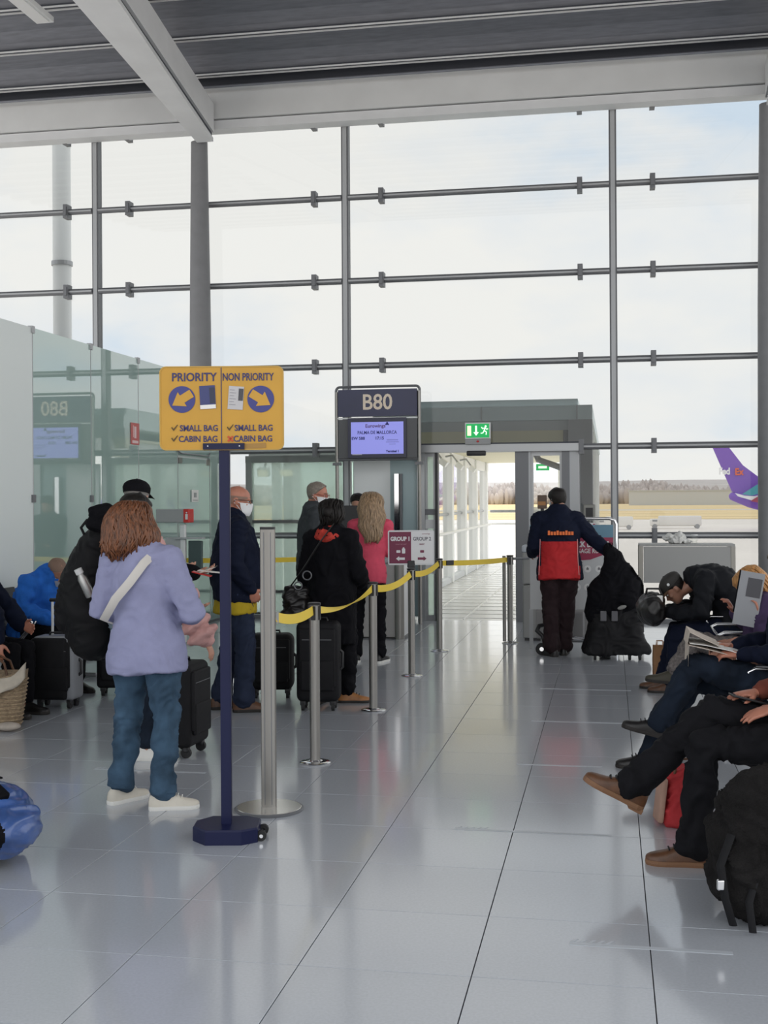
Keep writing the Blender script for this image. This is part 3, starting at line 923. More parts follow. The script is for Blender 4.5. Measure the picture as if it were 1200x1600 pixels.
def jacket(root, J, m_, puff=.025, low=.12, flare=.0, w=1.0, vox=.012, fold=.008, end=.97, name='jacket', belly=0.0, slot=None, cuff=0.0, freq=9.0, seed=0., collar=.0, it=3, quilt=0):
    m = MB(); s = J['s']
    torso_shapes(m, J, s, puff, w, low, flare, belly=belly)
    arm_shapes(m, J, s, puff * .8, 1.0, end, cuff)
    if quilt:
        for q in 'LR':
            a, e, r = J['sh' + q], J['el' + q], J['wr' + q]
            for A, B, n in ((a, e, 5), (e, r, 4)):
                for k in range(n):
                    m.ell(tuple(A.lerp(B, (k + .5) / n)), (.07 * s + puff, .07 * s + puff, .035), (B - A).to_track_quat('Z', 'Y').to_matrix())
    if collar:
        HM = HMx(J)
        ss = sidev(J)[1]
        n_ = J['neck']; up = (J['head'] - n_).normalized()
        m.tube([n_ - up * .05, n_ + up * .0, n_ + up * collar], [.09 * s, .078 * s, .074 * s], 16, side=ss)
    return solid(name, m, m_, root, vox, it, fold, freq, slot=slot, seed=seed)

def trousers(root, J, m_, ease=.012, end=.93, vox=.011, fold=.010, fl=0.0, seed=3., w=1.0, name='trousers', slot=None, bell=0.0):
    m = MB(); leg_shapes(m, J, J['s'], ease, w, end, fl, bell)
    return solid(name, m, m_, root, vox, 3, fold, 11., zs=.8, seed=seed, slot=slot)

def shoes(root, J, up_m, sole_m, boot=0.0, k=1.0, toe=1.0, name='shoe', lace=None):
    s = J['s'] * k
    for q in 'LR':
        u = J['up' + q].normalized(); f = J['toe' + q]; f = (f - u * f.dot(u)).normalized(); r = f.cross(u)
        o = J['an' + q] - u * .085 * J['s']
        FM = Matrix((r, f, u)).transposed().to_4x4(); FM = Matrix.Translation(o) @ FM @ Matrix.Scale(s, 4)
        st = [(-.082, .012, .045), (-.074, .028, .078), (-.050, .036, .098), (-.01, .037, .105), (.035, .037, .098), (.075, .041, .078), (.115, .046, .060), (.150, .045, .052), (.178, .035, .046), (.194, .020, .038), (.199, .006, .030)]
        m = MB(); m.M = FM
        rings = []
        for y, hw, hz in st:
            ring = []
            for a in range(16):
                A = 2 * PI * a / 16
                x = hw * math.copysign(abs(math.cos(A)) ** .75, math.cos(A))
                z = (.014 + (hz - .014) * abs(math.sin(A)) ** .8) if math.sin(A) > 0 else .014
                x *= 1 - .25 * max(0, (z - .05) / .06)
                ring.append((x, y, z))
            rings.append(ring)
        m.loft(rings)
        if boot: m.tube([(0, -.022, .06), (0, -.025, .10), (0, -.030, .10 + boot)], [(.036, .05), (.036, .045), (.042, .05)], 14, side=(1, 0, 0))
        sh = m.build(name, up_m, root, smooth=70)
        m2 = MB(); m2.M = FM
        ol = [(hw * 1.09, y) for y, hw, hz in st] + [(-hw * 1.09, y) for y, hw, hz in reversed(st)]
        rs = [[(x, y, 0.0) for x, y in ol], [(x * 1.04, y * 1.01, .010) for x, y in ol], [(x * 1.02, y, .022) for x, y in ol]]
        m2.loft(rs)
        if boot: m2.loft([[(x * .95, y, z) for x, y in ((-.035, -.08), (.035, -.08), (.035, -.02), (-.035, -.02))] for z in (-.012, .01)])
        m2.build('sole', sole_m, sh)
        if lace:
            m3 = MB(); m3.M = FM
            for i in range(4):
                y = .035 + .022 * i; z = .104 - .0105 * i
                m3.tube([(-.022, y, z - .008), (0, y + .004, z + .002), (.022, y, z - .008)], .0035, 6)
            m3.tube([(0, .035, .105), (-.02, .015, .122), (-.03, .03, .112), (0, .035, .105), (.022, .02, .122), (.03, .035, .108)], .003, 6)
            m3.build('laces', lace, sh)

def hair_cap(root, J, m_, th=.012, front=.84, side=.52, back=.16, top=1.0, name='hair', rough=.004, freq=30):
    """cropped hair: a shell over the skull down to the hairline"""
    HM = HMx(J); na, nt_ = 40, 12
    m = MB(); m.M = HM
    def tmin(a):
        c = math.cos(a)
        return side + (front - side) * max(0, c) ** .7 if c > 0 else side + (back - side) * abs(c) ** .8
    outer, inner = [], []
    for j in range(nt_ + 1):
        ro, ri = [], []
        for k in range(na):
            a = 2 * PI * k / na
            t = tmin(a) + (top - tmin(a)) * j / nt_ if top > tmin(a) else tmin(a)
            f = min(1, j / 2.0) * (1 if top == 1.0 else min(1, (nt_ - j) / 2))
            p = head_pt(t, a, th * (.25 + .75 * f))
            p += p.normalized() * noise.noise(p * freq) * rough
            ro.append(p); ri.append(head_pt(t, a, -.004))
        outer.append(ro); inner.append(ri)
    m.loft(outer, False); m.loft(list(reversed(inner)), False)
    if top == 1.0: m.add(outer[-1], [tuple(range(na))])
    for k in range(na): m.add([outer[0][k], outer[0][(k + 1) % na], inner[0][(k + 1) % na], inner[0][k]], [(0, 1, 2, 3)])
    return m.build(name, m_, root, smooth=180)

def hair_long(root, J, m_, rings, strands=60, seed=1, name='hair', groove=.06, seg=72, wave=.01):
    """loose hair: rings (z, half width, half depth, centre y) in the head's frame, then loose strands"""
    HM = HMx(J); m = MB(); m.M = HM
    rg = random.Random(seed)
    full = []
    for i in range(len(rings) - 1):
        for f in (0, .25, .5, .75):
            full.append([rings[i][k] * (1 - f) + rings[i + 1][k] * f for k in range(4)])
    full.append(list(rings[-1]))
    rs = []
    def P(z, hw, hd, cy, a, add=0):
        g = 1 + groove * noise.noise((math.cos(a) * 7 + seed, math.sin(a) * 7, z * 5)) + groove * .6 * noise.noise((math.cos(a) * 16, math.sin(a) * 16 + seed, z * 4))
        return Vector((hw * g * math.cos(a) + wave * math.sin(z * 30 + seed) + add, cy + hd * g * math.sin(a), z))
    for z, hw, hd, cy in full:
        rs.append([P(z, hw, hd, cy, 2 * PI * k / seg) for k in range(seg)])
    m.loft(rs)
    for i in range(strands):
        a = rg.uniform(PI * .95, PI * 2.05)
        k0 = rg.randint(0, max(0, len(full) // 3)); k1 = rg.randint(len(full) * 2 // 3, len(full) - 1)
        pts = []
        for k in range(k0, k1 + 1, 2):
            z, hw, hd, cy = full[k]
            pts.append(P(z, hw * 1.02 + .003, hd * 1.02 + .003, cy, a + .08 * math.sin(k * .6 + i)))
        z, hw, hd, cy = full[k1]
        pts.append(P(z - rg.uniform(.01, .035), hw * rg.uniform(.9, 1.12), hd * rg.uniform(.9, 1.1), cy, a + rg.uniform(-.2, .2)))
        n = len(pts)
        if n > 2: m.tube(pts, [.0025 + .006 * math.sin(PI * (k + .3) / (n + .3)) for k in range(n)], 5)
    return m.build(name, m_, root, smooth=180)

def eyes(root, J, open_=True):
    for q in (-1, 1):
        m = MB(); m.M = HMx(J); m.ell((q * .030, .079, .002), (.011, .009, .007), seg=10, rings=6)
        e_ = m.build('eye', M['eyewhite'], root, smooth=180)
        m = MB(); m.M = HMx(J); m.ell((q * .030, .0855, .002), (.005, .004, .005), seg=10, rings=6)
        m.build('iris', M['black'], e_, smooth=180)

def brows(root, J, m_):
    m = MB(); m.M = HMx(J)
    for q in (-1, 1): m.tube([(q * .014, .094, .021), (q * .032, .090, .027), (q * .047, .078, .022)], [(.004, .003)] * 3, 6)
    m.build('eyebrows', m_, root, smooth=60)

def mask(root, J, m_):
    m = MB(); m.M = HMx(J)
    nt_, na = 7, 16
    for off, rev in ((.013, 0), (.004, 1)):
        rs = []
        for j in range(nt_ + 1):
            t = .02 + .43 * j / nt_
            rs.append([head_pt(t, math.radians(-78 + 156 * k / na), off + .012 * math.exp(-((k - na / 2) / 2.5) ** 2) * (1 if j > 2 else .5)) for k in range(na + 1)])
        vs = [p for r in rs for p in r]; n = na + 1
        m.add(vs, [(j * n + k, j * n + k + 1, (j + 1) * n + k + 1, (j + 1) * n + k) for j in range(nt_) for k in range(na)])
    o = m.build('face_mask', m_, root, smooth=180)
    m = MB(); m.M = HMx(J)
    for q in (-1, 1):
        for t in (.08, .43): m.tube([head_pt(t, q * 1.33, .010), head_pt(.40 + (t - .25) * .4, q * 1.62, .008), (q * .086, -.022, -.005 + (t - .25) * .06)], .0022, 5)
    m.build('ear_loops', m_, o)

def glasses(root, J, m_):
    m = MB(); m.M = HMx(J)
    for q in (-1, 1):
        m.tube([(q * (.032 + .021 * math.cos(a)), .104 - .01 * abs(math.cos(a)) * (q * math.cos(a) > 0), .0 + .016 * math.sin(a)) for a in [2 * PI * k / 14 for k in range(15)]], .0022, 6)
        m.tube([(q * .053, .096, .006), (q * .080, .06, .008), (q * .084, -.01, .008), (q * .082, -.03, -.008)], .0025, 6)
    m.tube([(-.011, .106, .003), (.011, .106, .003)], .0022, 6)
    m.build('glasses', m_, root)

def cap(root, J, m_, under, btn=True):
    m = MB(); m.M = HMx(J)
    rs = []
    for t in (.64, .70, .78, .86, .93, .98, 1.0):
        rs.append([head_pt(t, 2 * PI * k / 28, .012 + .006 * math.sin(PI * min(1, (t - .64) / .36))) for k in range(28)])
    m.loft(rs)
    m.ell((0, -.01, HH * .5 + .014), (.008, .008, .005))
    c = m.build('cap', m_, root, smooth=60)
    m = MB(); m.M = HMx(J)
    top, bot = [], []
    for k in range(17):
        a = math.radians(-62 + 124 * k / 16)
        i_ = head_pt(.645, a, .010)
        o_ = Vector((.082 * math.sin(a) * 1.05, .085 + .085 * math.cos(a) ** .8, i_.z - .006 - .022 * (1 - math.cos(a * 1.2))))
        top.append((i_, o_))
    vs = []
    for i_, o_ in top: vs += [i_, o_, i_ - V(0, 0, .005), o_ - V(0, 0, .005)]
    fs = []
    for k in range(16):
        a, b_ = 4 * k, 4 * (k + 1)
        fs += [(a, a + 1, b_ + 1, b_), (a + 2, b_ + 2, b_ + 3, a + 3), (a + 1, a + 3, b_ + 3, b_ + 1), (a, b_, b_ + 2, a + 2)]
    fs += [(0, 2, 3, 1), (64, 65, 67, 66)]
    m.add(vs, fs)
    m.build('cap_brim', under, c, smooth=50)

def cloth(name, c, rough=.85, var=.12, bump=.25, bscale=260, vscale=14, spec=.2, stretch=None):
    return mat(name, c, rough, spec=spec, var=var, vscale=vscale, bump=bump, bscale=bscale, stretch=stretch)
M['skin'] = mat('skin', (.47, .24, .165), .5, var=.10, vscale=18)
M['skinr'] = mat('skin_ruddy', (.46, .19, .125), .5, var=.12, vscale=18)
M['skind'] = mat('skin_tan', (.33, .165, .11), .5, var=.12, vscale=18)
M['eyewhite'] = mat('eye_white', (.7, .7, .68), .3)
M['maskw'] = cloth('mask_white', (.78, .79, .80), .8, .04)
M['blackcloth'] = cloth('black_cloth', (.006, .006, .008), .8, spec=.1)
M['navycloth'] = cloth('navy_cloth', (.007, .010, .024), .8, spec=.12)
M['jeans'] = cloth('jeans', (.045, .085, .135), .85, .45, .4, 320, 7)
M['jeansd'] = cloth('dark_jeans', (.010, .016, .028), .85, .35, .4, 320, 7)
M['jeansl'] = cloth('light_jeans', (.19, .25, .30), .85, .3, .4, 320, 7)
M['leather'] = mat('brown_leather', (.10, .042, .018), .45, var=.3, vscale=25, bump=.1, bscale=150)
M['tanleather'] = mat('tan_leather', (.36, .15, .045), .45, var=.2, vscale=25)
M['blackleather'] = mat('black_leather', (.007, .006, .006), .4, bump=.1, bscale=150)
M['solew'] = mat('white_sole', (.75, .74, .70), .6)
M['soled'] = mat('dark_sole', (.02, .017, .015), .7)
M['tansole'] = mat('gum_sole', (.20, .10, .05), .7)
# ------------------------------------------------------------------ the queue
def person(label, x, y):
    return thing('person', label, 'person', (x, y, 0))

def strap_tube(parent, name, pts, m_, w=.02, t=.004):
    m = MB(); m.tube(pts, (w, t), 8); return m.build(name, m_, parent, smooth=60)

# woman in the lilac jacket, back to the camera
p = person('brown haired person in a lilac jacket and blue jeans beside the yellow sign', -2.41, 6.10)
J = stand(1.585, -.12, True, ((-.175, .0), (.135, -.07)), (-22, -62), 18, 8, hoff=(-.075, 0), lean=(-.03, 0),
          L=((-.285, -.03, 1.10), (-.13, .22, 1.06), (.7, .7, .1)), R=((.30, -.02, 1.09), (.14, .23, 1.08), (-.7, .7, .1)))
body(p, J, M['skin'])
lil = cloth('lilac_fleece', (.29, .30, .46), .95, .07, .35, 330)
jk = jacket(p, J, lil, .034, .17, .045, fold=.007, freq=6.5, cuff=.012, collar=.03)
trousers(p, J, M['jeans'], .016, .93, fl=.012, fold=.012)
for q in 'LR':
    a = J['kn' + q].lerp(J['an' + q], .88); b_ = J['kn' + q].lerp(J['an' + q], .98)
    MB().tube([a, b_], [.069, .071], 18, cap=True).build('turn_up', M['jeans'], p, smooth=50)
shoes(p, J, mat('cream_suede', (.62, .58, .50), .7, var=.1), M['solew'], lace=M['solew'])
hm = mat('auburn_hair', (.15, .055, .022), .42, var=.65, vscale=30, stretch=(3, 3, .5), bump=.35, bscale=70)
hair_long(p, J, hm, [(.128, .03, .03, -.02), (.118, .075, .075, -.02), (.085, .103, .108, -.018), (.04, .122, .118, -.026), (-.01, .138, .118, -.036), (-.06, .150, .115, -.046), (-.11, .150, .10, -.056), (-.155, .128, .085, -.062), (-.185, .08, .055, -.066)], 130, 4)
strap_tube(p, 'shoulder_strap', [(-.16, .06, .93), (-.19, -.12, .985), (-.10, -.178, 1.10), (-.02, -.176, 1.19), (.04, -.135, 1.285), (.075, -.04, 1.345)], mat('cream_webbing', (.60, .57, .53), .8), .023)

# tall man in a black cap with the trekking backpack, facing right
p = person('person in a black cap and dark coat wearing a big backpack, behind the lilac jacket', -3.26, 7.82)
J = stand(1.74, -1.45, False, ((-.10, .02), (.10, .10)), (10, -8), 82, 8, lean=(0, .06),
          L=((-.22, .12, 1.14), (-.10, .34, 1.12), (.4, 1, 0)), R=((.24, .27, 1.10), (.20, .52, 1.105), (-.2, 1, .1)))
body(p, J, M['skin'], palms={'R': (V(0, 0, 1), V(0, -1, 0)), 'L': (V(0, 0, 1), V(0, 1, 0))}); jacket(p, J, M['blackcloth'], .04, .05, .02, seed=2); trousers(p, J, M['jeansl'], .018, .95)
shoes(p, J, M['blackleather'], M['solew']); cap(p, J, M['blackcloth'], M['blackcloth'])
hair_cap(p, J, mat('grey_hair', (.16, .15, .14), .6), .006, .6, .5, .2); eyes(p, J)

# woman in the pink quilted coat, hidden behind the lilac jacket
p = person('person in a pale pink quilted coat, mostly hidden behind the lilac jacket', -2.90, 7.26)
J = stand(1.63, -1.35, True, ((-.09, -.02), (.12, .05)), (5, -5), 40, 15, lean=(.02, .03), hoff=(0, -.10),
          L=((-.20, .14, 1.12), (-.08, .30, 1.0), (.2, 1, -.3)), R=((.20, .27, 1.05), (.20, .44, .78), (0, .45, -1)))
body(p, J, M['skin'], palms={'R': (V(-1, 0, -.3), V(0, 1, 0)), 'L': (V(0, 0, 1), V(0, -1, 0))})
jacket(p, J, cloth('pink_quilt', (.56, .32, .30), .6, .08, .2, 120), .038, .20, .03, fold=.010, freq=16, cuff=.006, quilt=1)
trousers(p, J, M['jeansd'], .012); shoes(p, J, M['solew'], M['solew'])
dkh = mat('dark_hair', (.010, .008, .007), .5, spec=.25, var=.3, vscale=40, bump=.3, bscale=90)
hair_cap(p, J, dkh, .022, .84, .30, .05)
m = MB(); m.M = HMx(J)
m.tube([head_pt(.55 + .45 * math.sin(PI * k / 16), (PI / 2 - .1) if k < 8 else -(PI / 2 - .1), .02) if k not in (7, 8, 9) else (V(0, .0, .148)) for k in range(17)], (.007, .003), 6)
m.build('hair_band', M['black'], p)
pp = thing('passport', 'red passport with folded papers held out beside the lilac jacket', 'passport', (-2.585, 7.50, 1.125), .2)
MB().rbox((0, 0, .01), (.125, .09, .008), .003, Matrix.Rotation(.25, 3, 'Y')).build('cover', M['red'], pp)
MB().cbox((.06, .02, .022), (.17, .11, .003), Matrix.Rotation(.12, 3, 'Y')).build('boarding_paper', M['paper'], pp)
MB().cbox((.035, .0, .035), (.10, .075, .008), Matrix.Rotation(-.35, 3, 'Y')).build('folded_leaflet', mat('leaflet', (.55, .48, .42), .7, var=.4, vscale=30), pp)
MB().cbox((.075, .0, .052), (.045, .05, .004), Matrix.Rotation(-.35, 3, 'Y')).build('photo_print', mat('leaflet_print', (.10, .09, .075), .6), pp)

# bald man in the navy jacket
p = person('bald person with glasses and face mask in a navy jacket over a yellow shirt', -2.82, 8.95)
J = stand(1.715, -1.12, False, ((-.10, -.10), (.09, .05)), (14, -6), -14, 6,
          L=((-.20, .24, 1.06), (-.15, .10, .93), (0, -.5, -1)), R=((.245, -.05, 1.12), (.20, .09, .93), (-.4, .5, -1)))
body(p, J, M['skinr'], vox=.008)
jacket(p, J, M['navycloth'], .034, .10, .012, belly=.05, w=1.08, seed=5, collar=.055)
m = MB(); hs_ = sidev(J)[0]
m.tube([J['pelvis'] - V(0, 0, .19), J['pelvis'] - V(0, 0, .12), J['pelvis'] + V(0, 0, .02)], [(.215, .165), (.208, .16), (.17, .125)], 24, side=hs_)
solid('shirt', m, cloth('mustard_shirt', (.42, .30, .02), .85, .1), p, .012, 2, .006, 7)
trousers(p, J, cloth('navy_trousers', (.020, .028, .055), .8), .022, .95, fl=.02, fold=.01)
shoes(p, J, M['leather'], M['soled'], k=1.05)
hair_cap(p, J, mat('grey_stubble', (.27, .17, .13), .8), .0015, .58, .52, .22, top=.66)
eyes(p, J); glasses(p, J, M['black']); mask(p, J, M['maskw'])

# grey-haired man behind
p = person('grey haired person with a face mask in a charcoal jacket, behind the black coat', -2.79, 11.4)
J = stand(1.77, -1.2, False, ((-.10, 0), (.10, .06)), (8, -8), -25, 8)
body(p, J, M['skinr']); jacket(p, J, cloth('charcoal_cloth', (.045, .05, .055), .8), .035, .16, .012, w=1.05, seed=8, collar=.06, belly=.02)
trousers(p, J, M['blackcloth'], .016); shoes(p, J, mat('grey_suede', (.25, .24, .23), .7), M['solew'])
hair_cap(p, J, mat('silver_hair', (.20, .17, .14), .5, var=.25, vscale=60), .012, .88, .46, .12); eyes(p, J); mask(p, J, M['maskw'])
brows(p, J, mat('brow', (.2, .12, .08), .8)); glasses(p, J, mat('red_frame', (.3, .05, .04), .4))

# woman in black with the red scarf
p = person('person in a black coat with pinned-up dark hair and a red scarf', -2.17, 9.42)
J = stand(1.59, -.25, True, ((-.08, -.10), (.12, .04)), (10, -65), 8, 12,
          L=((-.25, -.02, 1.10), (-.235, .12, .90), (.1, 1, -.5)), R=((.25, .02, 1.10), (.20, .20, .98), (-.2, 1, 0)))
body(p, J, M['skin']); jacket(p, J, M['blackcloth'], .036, .40, .02, fold=.01, seed=11, w=1.04)
trousers(p, J, M['blackcloth'], .03, .90); shoes(p, J, M['tanleather'], M['soled'], lace=M['soled'])
hair_long(p, J, dkh, [(.130, .03, .03, -.01), (.122, .066, .066, -.012), (.09, .092, .102, -.014), (.04, .100, .115, -.022), (-.02, .096, .11, -.032), (-.07, .082, .085, -.045), (-.12, .06, .05, -.05)], 50, 9)
m = MB(); m.M = HMx(J); m.ell((0, -.125, .0), (.052, .045, .055))
for k in range(9): m.tube([(.045 * math.cos(k * .7 + j * .35), -.135 + .02 * math.sin(j), .045 * math.sin(k * .7 + j * .35)) for j in range(4)], .007, 5)
m.build('hair_bun', dkh, p, smooth=180)
m = MB(); n_ = J['neck']
for k, (r, dz, t) in enumerate(((.094, -.015, .024), (.108, -.045, .026), (.082, .015, .018))):
    m.tube([n_ + V(r * math.cos(a), r * math.sin(a) * .95 - .004, dz + .014 * math.sin(a * 2 + k * 2)) for a in [2 * PI * i / 20 for i in range(21)]], t, 10)
solid('scarf', m, cloth('red_scarf', (.50, .055, .04), .85, .3, .3, 200, 30), p, .010, 2, .006, 20)

# woman in the pink top with long fair hair
p = person('person in a bright pink top with long fair hair at the gate desk', -2.36, 11.8)
J = stand(1.655, .05, True, ((-.12, .02), (.13, -.02)), (18, -16), 10, 18, lean=(.03, .05),
          L=((-.235, .04, 1.12), (-.20, .26, 1.08), (.1, 1, 0)), R=((.245, .05, 1.12), (.16, .27, 1.10), (-.1, 1, 0)))
body(p, J, M['skin']); jacket(p, J, cloth('pink_knit', (.66, .085, .14), .8, .08), .020, .12, .022, fold=.006, name='top', seed=14, w=1.04)
trousers(p, J, M['blackcloth'], .012, .95, fl=.012); shoes(p, J, M['blackleather'], M['solew'])
bh = mat('fair_hair', (.30, .20, .115), .4, var=.45, vscale=26, stretch=(3, 3, .35), bump=.35, bscale=80)
hair_long(p, J, bh, [(.132, .03, .03, -.01), (.122, .072, .07, -.012), (.085, .102, .108, -.016), (.03, .116, .116, -.026), (-.05, .126, .11, -.042), (-.14, .128, .09, -.055), (-.24, .118, .075, -.07), (-.33, .095, .055, -.082), (-.41, .06, .035, -.09)], 140, 6)

# gate agent behind the desk
p = person('gate agent with dark hair behind the black monitor on the gate desk', -3.10, 14.95)
J = stand(1.67, PI, False, hpitch=25, L=((-.23, .10, 1.10), (-.16, .32, 1.06), (0, 1, 0)), R=((.23, .10, 1.10), (.16, .32, 1.06), (0, 1, 0)))
body(p, J, M['skin'], .012); jacket(p, J, M['navycloth'], .02); trousers(p, J, M['navycloth'])
shoes(p, J, M['blackleather'], M['soled']); hair_cap(p, J, dkh, .016, .82, .4, .1); eyes(p, J)

# airport worker in red and black
p = person('airport worker in a red and black jacket, back turned, holding the big black bag', -.50, 12.50)
J = stand(1.70, .12, False, ((-.08, .02), (.05, .14)), (30, -8), 28, 14, lean=(-.01, .03),
          L=((-.25, .02, 1.13), (-.26, .22, 1.04), (-.2, 1, .1)), R=((.335, .02, 1.20), (.515, -.10, 1.04), (.5, -.3, -.8)))
body(p, J, M['skind'])
def wslot(c):
    if c.y - .12 * c.x < -.02 and abs(c.x - .005) < .185 and .70 < c.z < 1.175 : return 1
    if c.z < .93 and abs(c.x) < .21: return 1
    return 0
jk = jacket(p, J, [M['navycloth'], cloth('red_panel', (.44, .022, .026), .7, .08)], .04, .15, .02, w=1.1, slot=wslot, vox=.010, seed=17, collar=.05, it=2)
trousers(p, J, cloth('maroon_black', (.022, .012, .014), .8, .2), .028, .95, fl=.02, fold=.01); shoes(p, J, M['blackleather'], M['soled'])
hair_cap(p, J, dkh, .016, .82, .42, .10, rough=.006); eyes(p, J); mask(p, J, M['maskw'])
orange = mat('orange_print', (.75, .16, .03), .6)
m = MB()
rg = random.Random(5)
m.M = Matrix.Rotation(.12, 4, 'Z') @ face_M(.0, -.205, 1.26)
for k in range(9): m.box(-.13 + .029 * k, -.13 + .029 * k + .022, -.018, .016 if k % 3 else .026, -.02, .004)
lg = m.build('back_print', orange, jk)
m = MB()
for sx in (-1, 1):
    m.tube([(sx * .185 - .0, -.165, 1.20), (sx * .19, -.18, 1.0), (sx * .20, -.165, .84)], .004, 6)
m.build('reflective_piping', mat('piping', (.55, .25, .25), .5), jk)
# ------------------------------------------------------------------ signs, barriers, desk
# yellow priority sign on its navy stand
sg = thing('sign_stand', 'yellow PRIORITY and NON PRIORITY sign on a navy post with heavy base', 'sign', (-1.80, 5.56, 0), .183)
yel = mat('sign_yellow', (.56, .30, .03), .45, var=.04, vscale=6)
sink = mat('sign_ink', (.03, .03, .13), .5)
m = MB()
oc = [(-.155, -.05), (-.085, -.135), (.085, -.135), (.155, -.085), (.155, .085), (.085, .135), (-.085, .135), (-.155, .05)]
m.loft([[(x, y, 0) for x, y in oc], [(x, y, .062) for x, y in oc], [(x * .965, y * .965, .070) for x, y in oc]])
bs = m.build('base', M['navy'], sg)
for y in (-.055, .055):
    w_ = MB().tube([(.170, y - .012, .024), (.170, y + .012, .024)], .024, 16).build('wheel', M['rubber'], sg)
    MB().tube([(.170, y - .014, .024), (.170, y + .014, .024)], .009, 10).build('hub', M['chrome'], w_)
MB().box(-.025, .025, -.016, .016, .07, 1.85).build('post', M['navy'], sg)
MB().box(-.024, .024, -.020, -.016, .07, 1.85).box(.0215, .0235, -.0215, -.020, .07, 1.85).build('post_channel', M['navy'], sg)
def rrect(w, h, r, n=6):
    o = []
    for sx, sy, a0 in ((1, 1, 0), (-1, 1, 90), (-1, -1, 180), (1, -1, 270)):
        for k in range(n + 1):
            a = math.radians(a0 + 90 * k / n); o.append((sx * (w / 2 - r) + r * math.cos(a), sy * (h / 2 - r) + r * math.sin(a)))
    return o
m = MB(); m.M = face_M(-.01, -.022, 2.045)
m.prism(rrect(.586, .395, .03), -.012, 0); bd = m.build('sign_board', yel, sg)
m = MB(); m.M = face_M(-.01, -.022, 2.045)
o_, i_ = rrect(.590, .399, .031), rrect(.578, .387, .027)
m.loft([[(x, y, -.013) for x, y in o_], [(x, y, .0025) for x, y in o_], [(x, y, .0025) for x, y in i_], [(x, y, -.001) for x, y in i_]], False)
m.build('rim', mat('sign_rim', (.50, .30, .05), .4), bd)
FM = lambda x, y, dz=.001: face_M(-.01 + x, -.022 - dz, 2.045 + y)
m = MB(); m.M = FM(-.001, .008); m.box(-.0018, .0018, -.185, .185, 0, .002); m.build('divider', sink, bd)
T_ = [('PRIORITY', -.130, .146, .056, 1.02, .004), ('NON PRIORITY', .126, .146, .050, .80, .0035), ('SMALL BAG', -.108, -.096, .0405, 1.0, .003), ('CABIN BAG', -.112, -.147, .0405, 1.0, .003),
      ('SMALL BAG', .152, -.096, .0405, 1.0, .003), ('CABIN BAG', .148, -.147, .0405, 1.0, .003)]
for s_, x, y, sz, wd, fat in T_: text('lettering', s_, sz, sink, bd, FM(x, y, .002), fat=fat * .22, depth=.001, width=wd * .88)
for x, ang in ((-.188, 212), (.186, -32)):
    m = MB(); m.M = FM(x, .042)
    m.prism([(.0635 * math.cos(2 * PI * k / 36), .0635 * math.sin(2 * PI * k / 36)) for k in range(36)], 0, .002)
    m.build('blue_disc', mat('disc_blue', (.04, .045, .21), .45), bd)
    m = MB(); m.M = FM(x, .042, .003) @ Matrix.Rotation(math.radians(ang), 4, 'Z')
    m.prism([(-.055, -.020), (-.002, -.020), (-.002, -.040), (.054, 0), (-.002, .040), (-.002, .020), (-.055, .020)], 0, .002)
    m.build('arrow', yel, bd)
def tick(x, y, mt_=None):
    m = MB(); m.M = FM(x, y, .002)
    m.prism([(-.016, .002), (-.011, .006), (-.005, -.004), (.014, .017), (.0165, .015), (-.004, -.014)], 0, .002)
    m.build('tick', mat('tick_dark', (.09, .05, .01), .5), bd)
tick(-.224, -.094); tick(-.224, -.145); tick(.040, -.094)
m = MB(); m.M = FM(.041, -.146, .002)
for a in (45, -45):
    R = Matrix.Rotation(math.radians(a), 3, 'Z')
    m.cbox((0, 0, .001), (.034, .0085, .002), R)
m.build('cross', mat('cross_red', (.55, .07, .02), .5), bd)
# boarding-pass cards fixed to the board
cd_ = MB(); cd_.M = FM(-.066, .052, .002) @ Matrix.Rotation(.05, 4, 'Z'); cd_.box(-.037, .037, -.055, .055, 0, .002)
c_ = cd_.build('sample_pass', mat('pass_navy', (.035, .045, .16), .4), bd)
m = MB(); m.M = FM(-.066, .052, .0045) @ Matrix.Rotation(.05, 4, 'Z'); m.box(-.037, .037, -.055, -.036, 0, .001); m.build('white_strip', M['paper'], c_)
m = MB(); m.M = FM(-.066, .052, .0045) @ Matrix.Rotation(.05, 4, 'Z'); m.box(.010, .034, -.030, .045, 0, .001); m.build('dark_strip', mat('pass_dark', (.02, .025, .06), .4), c_)
cd_ = MB(); cd_.M = FM(.068, .048, .002) @ Matrix.Rotation(-.07, 4, 'Z'); cd_.box(-.036, .036, -.055, .055, 0, .002)
c_ = cd_.build('sample_pass', mat('pass_grey', (.50, .49, .50), .5), bd)
m = MB(); m.M = FM(.068, .048, .0045) @ Matrix.Rotation(-.07, 4, 'Z'); m.box(.012, .034, -.012, .045, 0, .001); m.build('barcode', mat('barcode', (.06, .06, .07), .5), c_)
m = MB(); m.M = FM(.068, .048, .0045) @ Matrix.Rotation(-.07, 4, 'Z')
for k in range(6): m.box(-.030, -.030 + (.03 if k % 2 else .022), .036 - .014 * k, .038 - .014 * k, 0, .001)
tag(m.build('print_lines', mat('pass_ink', (.25, .25, .28), .5), c_), kind='stuff')
m = MB(); m.M = FM(.155, -.180, .0015) @ Matrix.Rotation(.04, 4, 'Z'); m.box(-.055, .055, -.012, .012, 0, .001); m.build('faded_sticker', mat('faded', (.36, .20, .05), .6), bd)
br_ = MB().box(-.098, .098, -.036, -.022, 1.848, 1.878).build('bracket', M['navy'], sg)
for x in (-.075, .075): MB().ell((x, -.037, 1.864), (.004, .003, .004), seg=8, rings=6).build('screw', M['chrome'], br_)

